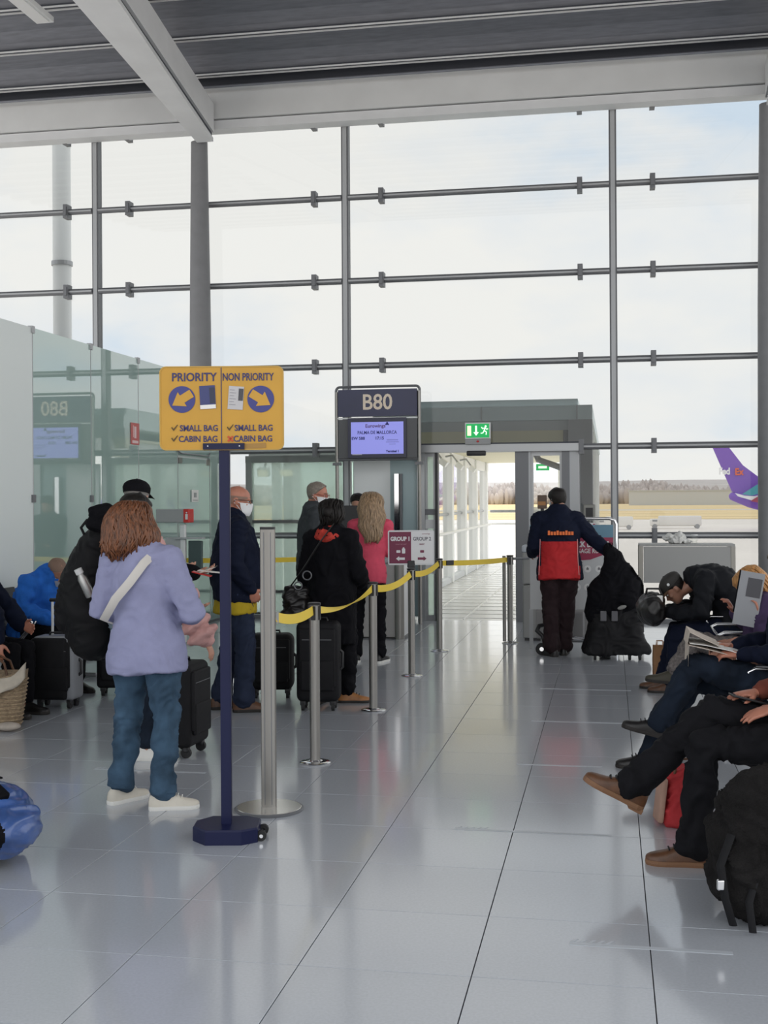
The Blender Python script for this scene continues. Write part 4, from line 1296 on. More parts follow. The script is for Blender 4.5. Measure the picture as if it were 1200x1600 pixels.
# stanchions along the queue line
def ribbon(name, a, b_, w, sag, m_, parent, t0=0.0, t1=0.0, n=24):
    """webbing from a to b; t0,t1 tilt of the band about its length"""
    a, b_ = Vector(a), Vector(b_); d = (b_ - a).normalized(); sd = d.cross(V(0, 0, 1)).normalized()
    vs, fs = [], []
    for k in range(n + 1):
        f = k / n; p = a.lerp(b_, f) - V(0, 0, 4 * sag * f * (1 - f)); ang = t0 + (t1 - t0) * f
        u = V(0, 0, 1) * math.cos(ang) + sd * math.sin(ang); nn = d.cross(u) * .0012
        vs += [p + u * w / 2 + nn, p - u * w / 2 + nn, p - u * w / 2 - nn, p + u * w / 2 - nn]
    for k in range(n):
        for i in range(4): fs.append((4 * k + i, 4 * k + (i + 1) % 4, 4 * k + 4 + (i + 1) % 4, 4 * k + 4 + i))
    fs += [(0, 1, 2, 3), (4 * n + 3, 4 * n + 2, 4 * n + 1, 4 * n)]
    return MB().add(vs, fs).build(name, m_, parent)
def stanchion(x, y, label, h=.98, r=.0315):
    t = thing('belt_post', label, 'barrier post', (x, y, 0), 0, 'belt barrier posts')
    MB().lathe([(.094, 0), (.096, .006), (.090, .010), (.045, .014), (.036, .022)], 32).build('base', M['chrome'], t, smooth=30)
    MB().lathe([(r, .014), (r, h - .015)], 24).build('pole', M['steel'], t, smooth=40)
    MB().lathe([(r + .008, h - .015), (r + .009, h - .004), (r + .004, h), (0, h)], 24).build('cap', M['black'], t, smooth=30)
    MB().box(-r * .45, r * .45, -r - .006, r + .006, h - .105, h - .02).box(-r - .006, r + .006, -r * .45, r * .45, h - .105, h - .02).build('belt_slot', M['black'], t)
    return t
PX = -1.775
tall = thing('belt_post', 'tall square steel barrier post with a wide round base, just behind the yellow sign', 'barrier post', (-1.745, 6.10, 0), .15, 'belt barrier posts')
MB().lathe([(.178, 0), (.180, .010), (.174, .014)], 48).build('base_rim', M['frame'], tall, smooth=30)
MB().lathe([(.170, .012), (.165, .0165), (0, .017)], 48).build('base', mat('base_plate', (.70, .69, .66), .22, .8), tall, smooth=30)
m = MB(); oc = rrect(.076, .05, .008, 3); m.loft([[(x, y, .016) for x, y in oc], [(x, y, 1.455) for x, y in oc]]); m.build('pole', M['steel'], tall, smooth=30)
m = MB(); m.loft([[(x * 1.02, y * 1.04, z) for x, y in oc] for z in (1.455, 1.468)]); m.build('cap', M['black'], tall)
for x in (-.018, .018): MB().box(x - .002, x + .002, -.0265, -.024, .03, 1.44).build('groove', M['frame'], tall)
p2 = stanchion(PX, 7.23, 'low round steel barrier post nearest the camera on the yellow belt line')
p3 = stanchion(PX, 9.10, 'second low steel barrier post, between black coat and open floor')
p4 = stanchion(PX, 10.93, 'steel barrier post carrying the GROUP 1 and GROUP 2 sign')
p5 = stanchion(PX, 12.78, 'steel barrier post behind the GROUP sign, at the bend of the belt')
p6 = stanchion(-1.09, 13.58, 'end steel barrier post by the grey ticket kiosk')
MB().lathe([(.02, .012), (.02, .97)], 16, (-.07, .06, 0)).build('second_pole', M['steel'], p6, smooth=40)
def belt(t, a, b_, **k):
    o = Vector(t.location); return ribbon('belt', Vector(a) - o, Vector(b_) - o, .055, k.get('sag', .02), M['yellow'], t, k.get('t0', 0), k.get('t1', 0))
b1 = belt(p2, (PX, 7.19, .935), (-1.715, 6.13, 1.0), sag=.03, t0=.1, t1=.2)
MB().cbox((.058, -1.07, .99 - .0), (.012, .05, .062)).build('belt_end', M['panelgrey'], p2)
belt(p3, (PX, 9.06, .93), (PX, 7.27, .935), sag=.05, t0=.0, t1=-PI * .86)
belt(p4, (PX, 10.89, .93), (PX, 9.14, .93), sag=.045, t0=.4, t1=-.2)
belt(p5, (PX, 12.74, .93), (PX, 10.97, .93), sag=.04, t0=.3, t1=.1)
belt(p6, (-1.12, 13.55, .93), (PX + .03, 12.80, .93), sag=.01, t0=.1, t1=0)
MB().cbox((.10, .10, .93), (.10, .02, .05), rz_(.86)).build('belt_end', M['black'], p5)
MB().tube([(0, 0, .94), (.20, .12, .94)], .014, 8).build('side_rail', M['frame'], p6)
# far lane along the window
q1 = stanchion(-4.93, 13.2, 'barrier post of the far lane by the glass partition')
q2 = stanchion(-3.40, 13.55, 'barrier post of the far lane behind the grey haired person')
belt(q2, (-3.43, 13.54, .93), (-4.90, 13.22, .93), sag=.01)
# group sign
gs = thing('group_sign', 'small white framed GROUP 1 and GROUP 2 sign on a barrier post', 'sign', (PX, 10.93, .985), .16)
MB().rbox((0, -.01, .035), (.07, .05, .07), .01).build('clamp', M['black'], gs)
m = MB(); m.M = face_M(0, -.03, .185); m.prism(rrect(.42, .315, .018), -.014, 0); gb = m.build('sign_board', mat('group_frame', (.62, .63, .64), .35), gs)
G = lambda x, y, dz=.0: face_M(x, -.0305 - dz, .185 + y)
mar = mat('group_maroon', (.17, .022, .06), .5); gw = mat('group_white', (.70, .70, .71), .5)
m = MB(); m.M = G(-.099, 0); m.box(-.099, .099, -.143, .143, 0, .001); ml = m.build('maroon_half', mar, gb)
m = MB(); m.M = G(.099, 0); m.box(-.098, .098, -.143, .143, 0, .001); mr = m.build('white_half', gw, gb)
text('lettering', 'GROUP 1', .050, gw, ml, G(-.097, .078, .0015), fat=.0025, depth=.0005, width=.86)
text('lettering', 'GROUP 2', .046, mat('group_grey', (.16, .16, .18), .5), mr, G(.10, .078, .0015), fat=.0015, depth=.0005, width=.86)
text('lettering', 'eurowings', .018, mar, mr, G(.135, .125, .0015), depth=.0005)
text('lettering', 'BASIC', .018, mar, mr, G(.10, .030, .0015), fat=.0005, depth=.0005)
text('lettering', 'SMART BIZ BEST', .014, mat('group_rose', (.40, .2, .25), .5), ml, G(-.09, .030, .0015), depth=.0005)
m = MB(); m.M = G(-.115, -.035, .0015); m.prism(rrect(.036, .024, .005, 3), 0, .001); m.build('bag_symbol', gw, ml)
m = MB(); m.M = G(-.068, -.030, .0015); m.prism(rrect(.030, .046, .006, 3), 0, .001); m.box(-.007, .007, .023, .032, 0, .001); m.build('suitcase_symbol', gw, ml)
m = MB(); m.M = G(.10, -.035, .0015); m.prism(rrect(.036, .024, .005, 3), 0, .001); m.build('bag_symbol', mar, mr)
def arr(M_, sgn, mm, par):
    m = MB(); m.M = M_; m.prism([(sgn * x, y) for x, y in ((.04, 0), (.012, .022), (.012, .011), (-.04, .011), (-.04, -.011), (.012, -.011), (.012, -.022))], 0, .001); m.build('arrow', mm, par)
arr(G(-.097, -.100, .0015), -1, gw, ml); arr(G(.10, -.100, .0015), 1, mar, mr)

# gate totem B80
tt = thing('gate_totem', 'navy B80 gate sign with a flight screen on two slim posts', 'sign', (-2.945, 15.5, 0))
KT = 1.062            # real width 1.1 m
ZT = 1.605 * (1 - KT)
hw = .512
for x in (-hw, hw): MB().tube([(x, 0, .0945), (x, 0, 2.93)], .022, 12).build('post', M['steel'], tt, smooth=40)
fr_ = MB(); rr_ = rrect(1.04, .89, .05)
fr_.M = face_M(0, 0, 2.545)
pts = rr_ + rr_[:1]
fr_.tube([(x, y, 0) for x, y in pts], .016, 8); fr_.build('sign_frame', M['frame'], tt, smooth=40)
nb = MB().box(-.49, .49, -.03, .03, 2.625, 2.955).build('number_panel', mat('totem_navy', (.018, .022, .075), .3, var=.1, vscale=3), tt)
MB().box(-.495, .495, -.036, .0, 2.595, 2.612).build('light_strip', M['white'], tt)
MB().box(-.49, .49, -.02, .03, 2.115, 2.59).build('screen_panel', mat('totem_grey', (.085, .088, .095), .4), tt)
crm = mat('number_cream', (.80, .68, .55), .5)
text('lettering', 'B80', .265, crm, nb, face_M(0, -.032, 2.79), fat=.004, depth=.003, width=.92)
bz = MB().box(-.365, .360, -.045, -.02, 2.12, 2.605).build('screen_bezel', mat('bezel_navy', (.015, .017, .05), .3), tt)
sc_ = MB().box(-.325, .325, -.049, -.045, 2.165, 2.555).build('screen', mat('screen_blue', (.1, .1, .3), .3, emit=(.34, .36, .95), estr=.62), bz)
ink = mat('screen_ink', (.02, .02, .12), .5, emit=(.03, .03, .2), estr=.3)
Z = lambda x, y: face_M(x, -.050, y)
text('lettering', 'Eurowings', .060, mat('screen_maroon', (.12, .03, .14), .5), sc_, Z(-.02, 2.505), depth=.001, fat=.001)
m = MB(); m.M = Z(.125, 2.53)
for a in (90, 210, 330): m.cbox((.012 * math.cos(math.radians(a)), .010 * math.sin(math.radians(a)), 0), (.024, .020, .001), Matrix.Rotation(math.radians(a), 3, 'Z'))
m.build('leaf_logo', ink, sc_)
text('lettering', 'PALMA DE MALLORCA', .056, ink, sc_, Z(.0, 2.425), depth=.001, fat=.001, width=.86)
text('lettering', 'EW 588', .050, ink, sc_, Z(-.235, 2.355), depth=.001, fat=.0015)
text('lettering', '17:15', .050, ink, sc_, Z(.03, 2.355), depth=.001, fat=.0015)
m = MB(); m.M = Z(.19, 2.31)
m.box(-.07, .07, .02, .025, 0, .001); m.box(-.08, .08, -.005, -.001, 0, .001); m.box(-.04, .04, -.03, -.027, 0, .001); m.build('text_lines', ink, sc_)
text('lettering', 'Terminal 1', .036, ink, sc_, Z(.19, 2.195), depth=.001, fat=.002)
m = MB(); m.M = Z(-.25, 2.16); m.box(-.06, .06, -.006, .002, 0, .002); m.build('status_bar', M['white'], sc_)
for x in (-hw, hw): MB().box(x - .05, x + .05, -.03, .03, 2.03, 2.065).build('post_clamp', M['frame'], tt)
for o in list(tt.children_recursive):
    o.data.transform(Matrix.Translation((0, 0, ZT)) @ Matrix.Scale(KT, 4))
# desk and monitor
dk = thing('gate_desk', 'grey and white gate desk under the B80 sign', 'desk', (-2.80, 14.1, 0))
lam = mat('desk_laminate', (.40, .385, .37), .5, var=.05)
MB().box(-.50, .385, -.28, -.255, .02, .87).build('front_panel', lam, dk)
MB().lathe([(.055, 0), (.055, .87)], 20, (.415, -.27, 0)).build('corner_post', M['steel'], dk, smooth=40)
MB().box(.435, .46, -.25, .52, .03, .87).build('side_panel', M['white'], dk)
MB().box(-.50, -.475, -.25, .52, .03, .87).build('side_panel', M['white'], dk)
MB().rbox((-.02, .12, .885), (1.02, .86, .03), .012).build('worktop', mat('desk_top', (.30, .30, .31), .4), dk)
MB().box(-.47, .43, -.25, .4, .0, .05).build('plinth', M['black'], dk)
mo = thing('monitor', 'black computer monitor on the gate desk', 'monitor', (-3.03, 14.15, .90))
MB().rbox((.0, 0, .42), (.52, .04, .44), .012).build('screen_back', M['black'], mo)
MB().rbox((.0, .02, .13), (.06, .03, .24), .01).build('stand', M['black'], mo); MB().rbox((0, .02, .008), (.24, .18, .016), .006).build('foot', M['black'], mo)
# reader stand by the glass partition
rd = thing('boarding_reader', 'white post with a grey box and red end cap beside the glass partition', 'machine', (-4.76, 13.0, 0))
MB().rbox((.06, 0, .68), (.06, .06, 1.32), .01).build('post', M['white'], rd); MB().lathe([(.16, 0), (.16, .012), (.05, .02)], 24, (.06, 0, 0)).build('foot', M['panelgrey'], rd)
MB().rbox((-.06, 0, 1.44), (.34, .16, .15), .01).build('top_box', M['panelgrey'], rd); rc = MB().rbox((.125, 0, 1.44), (.07, .165, .155), .01).build('end_cap', M['red'], rd)
m = MB(); m.M = face_M(.132, -.084, 1.44); m.box(-.014, .014, -.04, .02, 0, .002); m.ell((0, .035, .001), (.009, .009, .002)); m.build('pictogram', M['white'], rc)
MB().rbox((.20, .02, 1.0), (.16, .05, .32), .01).build('shelf_panel', mat('dark_green_grey', (.05, .08, .08), .4), rd); MB().box(-.02, .30, -.06, .06, 1.18, 1.20).build('shelf', M['framel'], rd)
MB().box(-.14, .04, -.03, .0, .86, 1.2).build('side_screen', M['framel'], rd)
# notices on the partition
nt1 = thing('fire_notice', 'red and white extinguisher notice on the green glass partition', 'notice', (-5.176, 12.78, 2.355))
MB().box(0, .005, -.12, .12, -.12, .12).build('panel', mat('notice_red', (.50, .12, .11), .5), nt1)
MB().box(.005, .007, -.085, .085, -.105, -.075).box(.005, .007, -.03, .03, -.05, .08).box(.005, .007, -.06, -.045, -.04, .09).build('pictogram', mat('notice_pink', (.72, .55, .54), .5), nt1)
nt2 = thing('paper_notice', 'small white paper notice taped to the partition door', 'notice', (-5.172, 14.75, 1.67))
MB().box(0, .004, -.13, .13, -.075, .075).build('sheet', M['paper'], nt2); MB().box(.004, .006, -.05, .05, -.02, .04).box(.004, .006, -.1, .1, -.06, -.05).build('print', M['panelgrey'], nt2)

# ------------------------------------------------------------------ right side: kiosk, reader, sizer, trolley
kk = thing('ticket_kiosk', 'grey ticket kiosk left of the worker in red', 'machine', (-.86, 14.0, 0))
MB().rbox((0, 0, .33), (.22, .34, .60), .015).build('lower_case', mat('kiosk_grey', (.33, .33, .32), .45), kk); MB().rbox((0, 0, .82), (.22, .34, .36), .015).build('upper_case', mat('kiosk_grey2', (.36, .36, .35), .45), kk)
MB().rbox((0, 0, 1.04), (.235, .36, .08), .02).build('lid', mat('kiosk_lid', (.50, .53, .58), .35), kk); MB().box(-.09, .09, -.15, .15, 0, .03).build('plinth', M['black'], kk)
MB().cbox((.02, -.02, 1.13), (.14, .2, .10)).build('slot_head', M['black'], kk)
MB().box(.11, .19, -.10, .12, .06, .80).build('blue_side', mat('kiosk_blue', (.05, .10, .17), .4), kk)
rp_ = thing('reader_terminal', 'black reader terminal with small screens behind the worker in red', 'machine', (-.60, 14.35, 0))
MB().rbox((0, 0, .60), (.10, .10, 1.2), .01).build('column', M['black'], rp_); MB().lathe([(.2, 0), (.2, .012), (.06, .02)], 24).build('foot', M['frame'], rp_)
MB().rbox((-.17, 0, 1.57), (.11, .03, .16), .008).build('poster_screen', mat('terminal_brown', (.10, .06, .04), .5), rp_); MB().box(-.22, -.13, -.018, -.015, 1.53, 1.575).build('poster_picture', mat('terminal_orange', (.35, .16, .05), .5), rp_)
MB().rbox((0, 0, 1.40), (.40, .06, .13), .012).build('screen_case', M['black'], rp_); MB().rbox((-.13, -.03, 1.27), (.16, .12, .12), .012).build('scanner', M['black'], rp_)
MB().rbox((0, 0, 1.28), (.08, .04, .2), .01).build('neck', M['black'], rp_); MB().box(-.19, -.15, -.01, .01, 1.4, 1.5).build('bracket', M['black'], rp_)
cb = thing('call_box', 'grey metal call box on a slim pole beside the gate door', 'intercom', (-.245, 15.55, 0))
MB().tube([(0, .03, 0), (0, .03, 1.5)], .022, 10).build('pole', M['frame'], cb); MB().lathe([(.09, 0), (.09, .012), (.03, .02)], 20, (0, .03, 0)).build('foot', M['frame'], cb)
MB().rbox((0, 0, 1.43), (.145, .07, .20), .01).build('case', mat('callbox_grey', (.22, .22, .20), .4, .3), cb); MB().box(-.045, .045, -.038, -.034, 1.36, 1.49).build('screen', M['black'], cb)
lb = MB().box(-.075, .075, -.03, -.022, 1.23, 1.30).build('label_plate', M['white'], cb); MB().box(-.06, .0, -.033, -.03, 1.245, 1.285).box(.045, .07, -.033, -.03, 1.24, 1.29).build('label_print', mat('label_red', (.35, .03, .08), .5), lb)
# baggage sizer display
sz = thing('baggage_sizer', 'baggage sizer with blue and maroon CHECK BAGGAGE RULES panel behind the worker', 'display', (-.40, 13.15, 0), .05)
sb = MB().box(-.44, .44, -.01, .01, .42, 1.325).build('panel', mat('sizer_white', (.52, .54, .55), .45), sz)
MB().box(-.44, .44, -.013, -.010, 1.02, 1.325).build('blue_field', mat('sizer_blue', (.12, .25, .34), .45), sb)
m = MB(); m.M = face_M(0, -.0135, 1.0); m.prism([(-.44, .19), (.44, .19), (.44, .11), (.38, .02), (.2, -.045), (0, -.06), (-.2, -.045), (-.44, .0)], 0, .003); bn = m.build('maroon_banner', mat('sizer_maroon', (.32, .03, .08), .45), sb)
text('lettering', 'CHECK BEFORE', .085, M['white'], bn, face_M(.16, -.018, 1.115), depth=.001, fat=.003, width=.78); text('lettering', 'BAGGAGE RULES', .068, M['white'], bn, face_M(.16, -.018, 1.045), depth=.001, fat=.001, width=.80)
for r_, (z, xs) in enumerate(((.855, (.05, .17, .29, -.07)), (.66, (-.05, .06, .17, .28)))):
    for x in xs:
        m = MB(); m.M = face_M(x, -.0105, z); m.prism([(.038 * math.cos(k * PI / 10), .038 * math.sin(k * PI / 10)) for k in range(20)], 0, .002); ic = m.build('icon_disc', M['white'], sb)
        m = MB(); m.M = face_M(x, -.0126, z); m.prism(rrect(.026, .02, .004, 2), 0, .0015); m.cbox((0, .014, .0005), (.012, .010, .001)); m.build('icon', M['frame'], ic)
MB().rbox((-.08, -.06, .27), (.60, .12, .30), .015).build('bin', mat('sizer_grey', (.30, .30, .30), .5), sz); MB().rbox((.05, -.14, .25), (.16, .05, .33), .03).build('bin_front_box', mat('sizer_grey2', (.24, .24, .245), .5), sz)  # second box is a slightly darker grey, in front of the bin
for x in (-.43, .43): MB().box(x - .02, x + .02, -.02, .06, 0, .42).build('leg', M['framel'], sz)
MB().tube([(.0, .03, 1.335), (.0, .03, 1.37), (.02, .03, 1.39), (.40, .03, 1.39), (.455, .03, 1.375), (.475, .03, 1.33), (.475, .03, .98), (.485, -.02, .94), (.52, -.05, .93)], .017, 10).build('steel_hoop', M['chrome'], sz, smooth=50)
MB().tube([(.475, .03, .98), (.475, .03, .02)], .014, 8).build('hoop_leg', M['chrome'], sz)
# luggage trolley
ty = thing('luggage_trolley', 'low chrome luggage trolley with black wheels at the worker feet', 'trolley', (-.55, 12.78, 0))
MB().tube([(-.06, -.08, .17), (.52, -.05, .13)], .014, 8).tube([(-.06, .12, .17), (.52, .12, .13)], .014, 8).tube([(.52, -.05, .13), (.52, .12, .13)], .014, 8).build('deck_frame', M['chrome'], ty)
MB().box(.30, .42, -.08, -.066, .115, .15).build('name_plate', M['white'], ty)
MB().tube([(-.10, -.05, .30), (-.17, -.10, .29), (-.19, -.12, .24), (-.13, -.14, .19), (-.115, -.15, .12), (-.14, -.17, .07)], [.02, .024, .026, .024, .022, .022], 10, dome=True).build('front_fork', M['black'], ty, smooth=60)
MB().tube([(-.10, -.05, .30), (-.06, .02, .17)], .016, 8).build('fork_stem', M['chrome'], ty)
for (x, y, r) in ((-.14, -.19, .062), (.50, -.05, .06), (.50, .12, .06)):
    w_ = MB().tube([(x - .0, y - .018, r), (x, y + .018, r)], r, 18).build('wheel', M['rubber'], ty, smooth=40); MB().tube([(x, y - .02, r), (x, y + .02, r)], r * .35, 10).build('hub', M['chrome'], w_)
# grey steel side table by the window
st = thing('inspection_table', 'grey metal table with a deep front panel by the window', 'table', (.90, 14.95, 0))
tg = mat('table_grey', (.33, .33, .32), .5)
MB().box(-.55, .55, -.18, .30, 1.035, 1.06).build('table_top', tg, st); MB().box(-.50, .50, -.175, -.155, .60, 1.03).build('front_panel', tg, st)
for x in (-.53, .53):
    for y in (-.16, .28): MB().box(x - .025, x + .025, y - .02, y + .02, 0, 1.035).build('leg', mat('table_leg', (.36, .34, .30), .5), st)
m = MB(); m.ell((0, 0, .045), (.11, .08, .045)); m.ell((-.09, 0, .075), (.07, .05, .03)); m.ell((.04, .02, .08), (.07, .06, .05)); m.ell((.12, 0, .025), (.07, .05, .025))
cp_ = thing('crumpled_bag', 'crumpled white paper bag on the grey table by the window', 'paper bag', (.79, 14.92, 1.061))
solid('paper', m, cloth('crumpled_paper', (.66, .66, .64), .7, .1, .6, 60), cp_, .010, 1, .018, 26, floor=.001)
cu_ = thing('paper_cup', 'small clear cup on the grey table beside the crumpled bag', 'cup', (1.0, 14.92, 1.061)); MB().lathe([(.028, 0), (.036, .10), (.034, .10), (.026, .004), (0, .004)], 20).build('cup', M['clear'], cu_); MB().lathe([(.037, .098), (.037, .108), (0, .11)], 20).build('lid', M['white'], cu_)

# worn distance strips on the floor
fs_ = mat('floor_strip', (.47, .50, .54), .3)
fd_ = mat('strip_dark', (.30, .31, .33), .5)
for k, (x0, x1, y) in enumerate(((-.56, .12, 8.82), (-.58, .17, 10.34), (-.56, -.05, 7.37), (-.75, .0, 5.87), (-2.46, -2.06, 12.34), (-3.05, -2.35, 6.85), (-.15, .42, 4.42))):
    t = thing('floor_strip', ['worn pale floor strip beside the black shoes of the reader', 'worn pale floor strip in front of the big black bag', 'faint short floor strip in mid floor', 'worn pale floor strip nearest the crossed brown boot',
                              'pale floor strip by the gate desk', 'pale floor strip behind the lilac jacket', 'nearest worn floor strip before the black rucksack'][k], 'floor marking', (x0, y, 0), 0)
    MB().box(0, x1 - x0, 0, .028, .0, .0012).build('strip', fs_, t)
    m = MB()
    for i in range(5): m.add([(i * .032, .03, .0002), (i * .032 + .012, .03, .0002), (i * .032 + .032, .06, .0002), (i * .032 + .02, .06, .0002), (i * .032, .03, .0014), (i * .032 + .012, .03, .0014), (i * .032 + .032, .06, .0014), (i * .032 + .02, .06, .0014)],
                             [(0, 3, 2, 1), (4, 5, 6, 7), (0, 1, 5, 4), (1, 2, 6, 5), (2, 3, 7, 6), (3, 0, 4, 7)])
    tag(m.build('hatch_marks', fd_ if k < 3 else fs_, t), kind='stuff')
# ------------------------------------------------------------------ luggage
BK = cloth('luggage_black', (.009, .009, .0105), .6, .15, .3, 400, spec=.2)
BKs = mat('shell_black', (.014, .014, .016), .35, spec=.5)
def suitcase(label, x, y, rz, w, d, h, shell=None, front=None, ext=0.0, spin=True, pull_m=None, soft=.035, pockets=True):
    t = thing('suitcase', label, 'suitcase', (x, y, 0), rz)
    shell = shell or BK; wr = .032; z0 = .065
    MB().rbox((0, 0, z0 + (h - z0) / 2), (w, d, h - z0), soft, seg=4).build('shell', shell, t, smooth=50)
    fr = MB().rbox((0, -d / 2 - .004, z0 + (h - z0) * .56), (w * .84, .03, (h - z0) * .72), .014).build('front_pocket', front or shell, t, smooth=50)
    if pockets:
        MB().rbox((0, -d / 2 - .012, z0 + (h - z0) * .34), (w * .76, .03, (h - z0) * .38), .014).build('lower_pocket', front or shell, t, smooth=50)
        MB().box(-w * .34, w * .34, -d / 2 - .022, -d / 2 - .018, h * .80, h * .806).build('zipper', M['frame'], fr)
    for sx in (-1, 1):
        for sy in (-1, 1):
            cx, cy = sx * (w / 2 - .05), sy * (d / 2 - .045)
            wl_ = MB().tube([(cx - .012, cy, wr), (cx + .012, cy, wr)], wr, 16).build('wheel', M['rubber'], t, smooth=40)
            MB().rbox((cx, cy, wr + .025), (.045, .04, .04), .01).build('wheel_fork', M['black'], wl_)
    MB().tube([(-.07, 0, h - .005), (-.06, 0, h + .022), (.06, 0, h + .022), (.07, 0, h - .005)], (.012, .008), 8).build('top_handle', M['black'], t, smooth=50)
    MB().tube([(w / 2 - .004, 0, h * .45), (w / 2 + .018, 0, h * .48), (w / 2 + .018, 0, h * .64), (w / 2 - .004, 0, h * .67)], (.008, .012), 8).build('side_handle', M['black'], t, smooth=50)
    if ext:
        for sx in (-1, 1): MB().tube([(sx * .075, d / 2 - .04, h - .02), (sx * .075, d / 2 - .04, h + ext)], (.011, .008), 10).build('pull_bar', pull_m or M['chrome'], t, smooth=50)
        MB().rbox((0, d / 2 - .04, h + ext), (.20, .028, .03), .012).build('grip', M['black'], t, smooth=50)
    return t
suitcase('narrow black suitcase under the hand of the pink quilted coat', -2.655, 7.36, 1.52, .34, .205, .585, soft=.04)
suitcase('black cabin suitcase behind the legs of the bald person', -2.72, 9.62, .2, .36, .24, .52, soft=.06)
sg_ = suitcase('black suitcase with grey side shell and raised pull bars by the straw bag', -4.25, 8.90, .04, .34, .22, .56, mat('shell_grey', (.25, .26, .28), .4), BK, .27, pull_m=M['white'])
MB().rbox((-.03, -.075, .31), (.30, .12, .48), .03).build('front_case', BK, sg_, smooth=50)
suitcase('black suitcase with a pale edge behind the grey sided suitcase', -4.02, 9.55, .25, .34, .22, .52)
suitcase('tall black suitcase at the left of the black coat', -2.20, 9.10, .1, .33, .22, .68, soft=.05)
def soft_bag(name, label, cat, loc, rz, shapes, m_, vox=.012, fold=.01, freq=10, part='body', floor=None, it=4, slot=None):
    t = thing(name, label, cat, loc, rz); m = MB(); shapes(m)
    solid(part, m, m_, t, vox, it, fold, freq, zs=1.0, floor=floor, slot=slot); return t
# trekking backpack on the man in the cap
def sh(m):
    m.tube([(.03, 0, .08), (-.01, 0, .26), (.0, 0, .46), (.07, 0, .66), (.15, 0, .80)], [(.16, .19), (.185, .205), (.175, .20), (.135, .18), (.09, .13)], 24, side=(1, 0, 0), dome=True)
    m.rbox((-.10, 0, .28), (.20, .30, .34), .08, Matrix.Rotation(.12, 3, 'Y'), seg=4)
bp = soft_bag('backpack', 'big black trekking backpack on the back of the person in the black cap', 'backpack', (-3.48, 7.74, .62), .12, sh, BK, fold=.009, freq=8)
for sy in (-.1, .1): MB().tube([(.10, sy, .80), (.22, sy, .78), (.30, sy * 1.2, .62), (.24, sy * 1.3, .40), (.12, sy, .2)], (.028, .008), 8).build('shoulder_strap', BK, bp, smooth=60)
MB().tube([(.01, -.06, .74), (-.02, -.07, .81), (.02, -.07, .86), (.08, -.06, .86), (.11, -.05, .82)], .010, 8).build('grab_loop', BK, bp, smooth=60)
bt = thing('water_bottle', 'slim steel water bottle in the side pocket of the big backpack', 'bottle', (-3.335, 7.47, .985), .3)
bt.rotation_euler = (.10, -.42, .3)
MB().lathe([(.030, 0), (.033, .01), (.033, .13), (.022, .155), (.022, .165)], 18).build('body', mat('bottle_steel', (.42, .42, .41), .3, .8), bt, smooth=40); MB().lathe([(.026, .165), (.026, .20), (0, .202)], 18).build('cap', M['white'], bt, smooth=40)
def sh(m):
    m.tube([(.0, .10, 0), (.08, .06, .015), (.10, -.03, .02), (.02, -.10, .03), (-.10, -.10, .04)], [.05, .07, .075, .07, .05], 12, dome=True)
    m.tube([(.0, .08, .09), (-.04, -.02, .12), (-.1, -.09, .12)], [.04, .06, .04], 12, dome=True)
soft_bag('neck_pillow', 'black travel pillow strapped on top of the big backpack', 'pillow', (-3.28, 7.70, 1.42), .1, sh, M['blackcloth'], .010, .006)
# handbag on the woman in black
def sh(m): m.rbox((0, 0, .14), (.20, .12, .27), .05, seg=4); m.ell((0, -.02, .06), (.115, .075, .07))
hb = soft_bag('handbag', 'black leather handbag with rings hanging at the hip of the black coat', 'handbag', (-2.42, 9.25, .66), .1, sh, M['blackleather'], .009, .010, 14)
for (x, z, r) in ((.10, .36, .034), (.03, .28, .03)): MB().tube([(x + r * math.cos(a), -.07, z + r * math.sin(a)) for a in [2 * PI * k / 16 for k in range(17)]], .006, 6).build('ring', M['frame'], hb, smooth=60)
MB().tube([(-.05, 0, .26), (.06, -.04, .40), (.20, -.03, .62), (.30, .04, .76)], (.012, .005), 6).build('strap', M['blackleather'], hb)
# straw bag
sw = thing('straw_bag', 'woven straw bag with a cream cloth over its rim at the left edge', 'bag', (-4.30, 8.05, 0), .2)
rs = []
for k, (z, a, b_) in enumerate(((0, .14, .09), (.01, .155, .10), (.10, .17, .105), (.22, .185, .11), (.32, .20, .115), (.36, .205, .115))):
    rs.append([(a * math.copysign(abs(math.cos(t)) ** .7, math.cos(t)), b_ * math.copysign(abs(math.sin(t)) ** .7, math.sin(t)), z + .05 * (abs(math.cos(t)) if z > .3 else 0)) for t in [2 * PI * i / 40 for i in range(40)]])
MB().loft(rs).build('basket', mat('straw', (.34, .25, .16), .85, var=.35, vscale=40, bump=.8, bscale=90, stretch=(1, 1, 3)), sw, smooth=50)
m = MB()
for k in range(12):
    z = .03 + k * .028
    f = z / .36; a, b_ = .156 + .05 * f, .102 + .014 * f
    m.tube([(a * math.copysign(abs(math.cos(t)) ** .7, math.cos(t)), b_ * math.copysign(abs(math.sin(t)) ** .7, math.sin(t)), z) for t in [2 * PI * i / 30 for i in range(31)]], .006, 5)
tag(m.build('plaited_rows', mat('straw_row', (.40, .30, .19), .85, var=.35, vscale=60), sw, smooth=60), kind='stuff')
m = MB()
def CF(u, v): return V(-.20 + .42 * u, -.125 + .02 * math.sin(u * 9) - .03 * v, .40 - .09 * math.sin(u * 3.1) - .10 * v + .06 * u + .012 * math.sin(u * 14 + v * 5))
n1, n2 = 16, 5
vs = [CF(i / n1, j / n2) for j in range(n2 + 1) for i in range(n1 + 1)]; vs += [p + V(0, .03, .004) for p in vs]
o2 = (n1 + 1) * (n2 + 1); q_ = lambda i, j: j * (n1 + 1) + i
fs = []
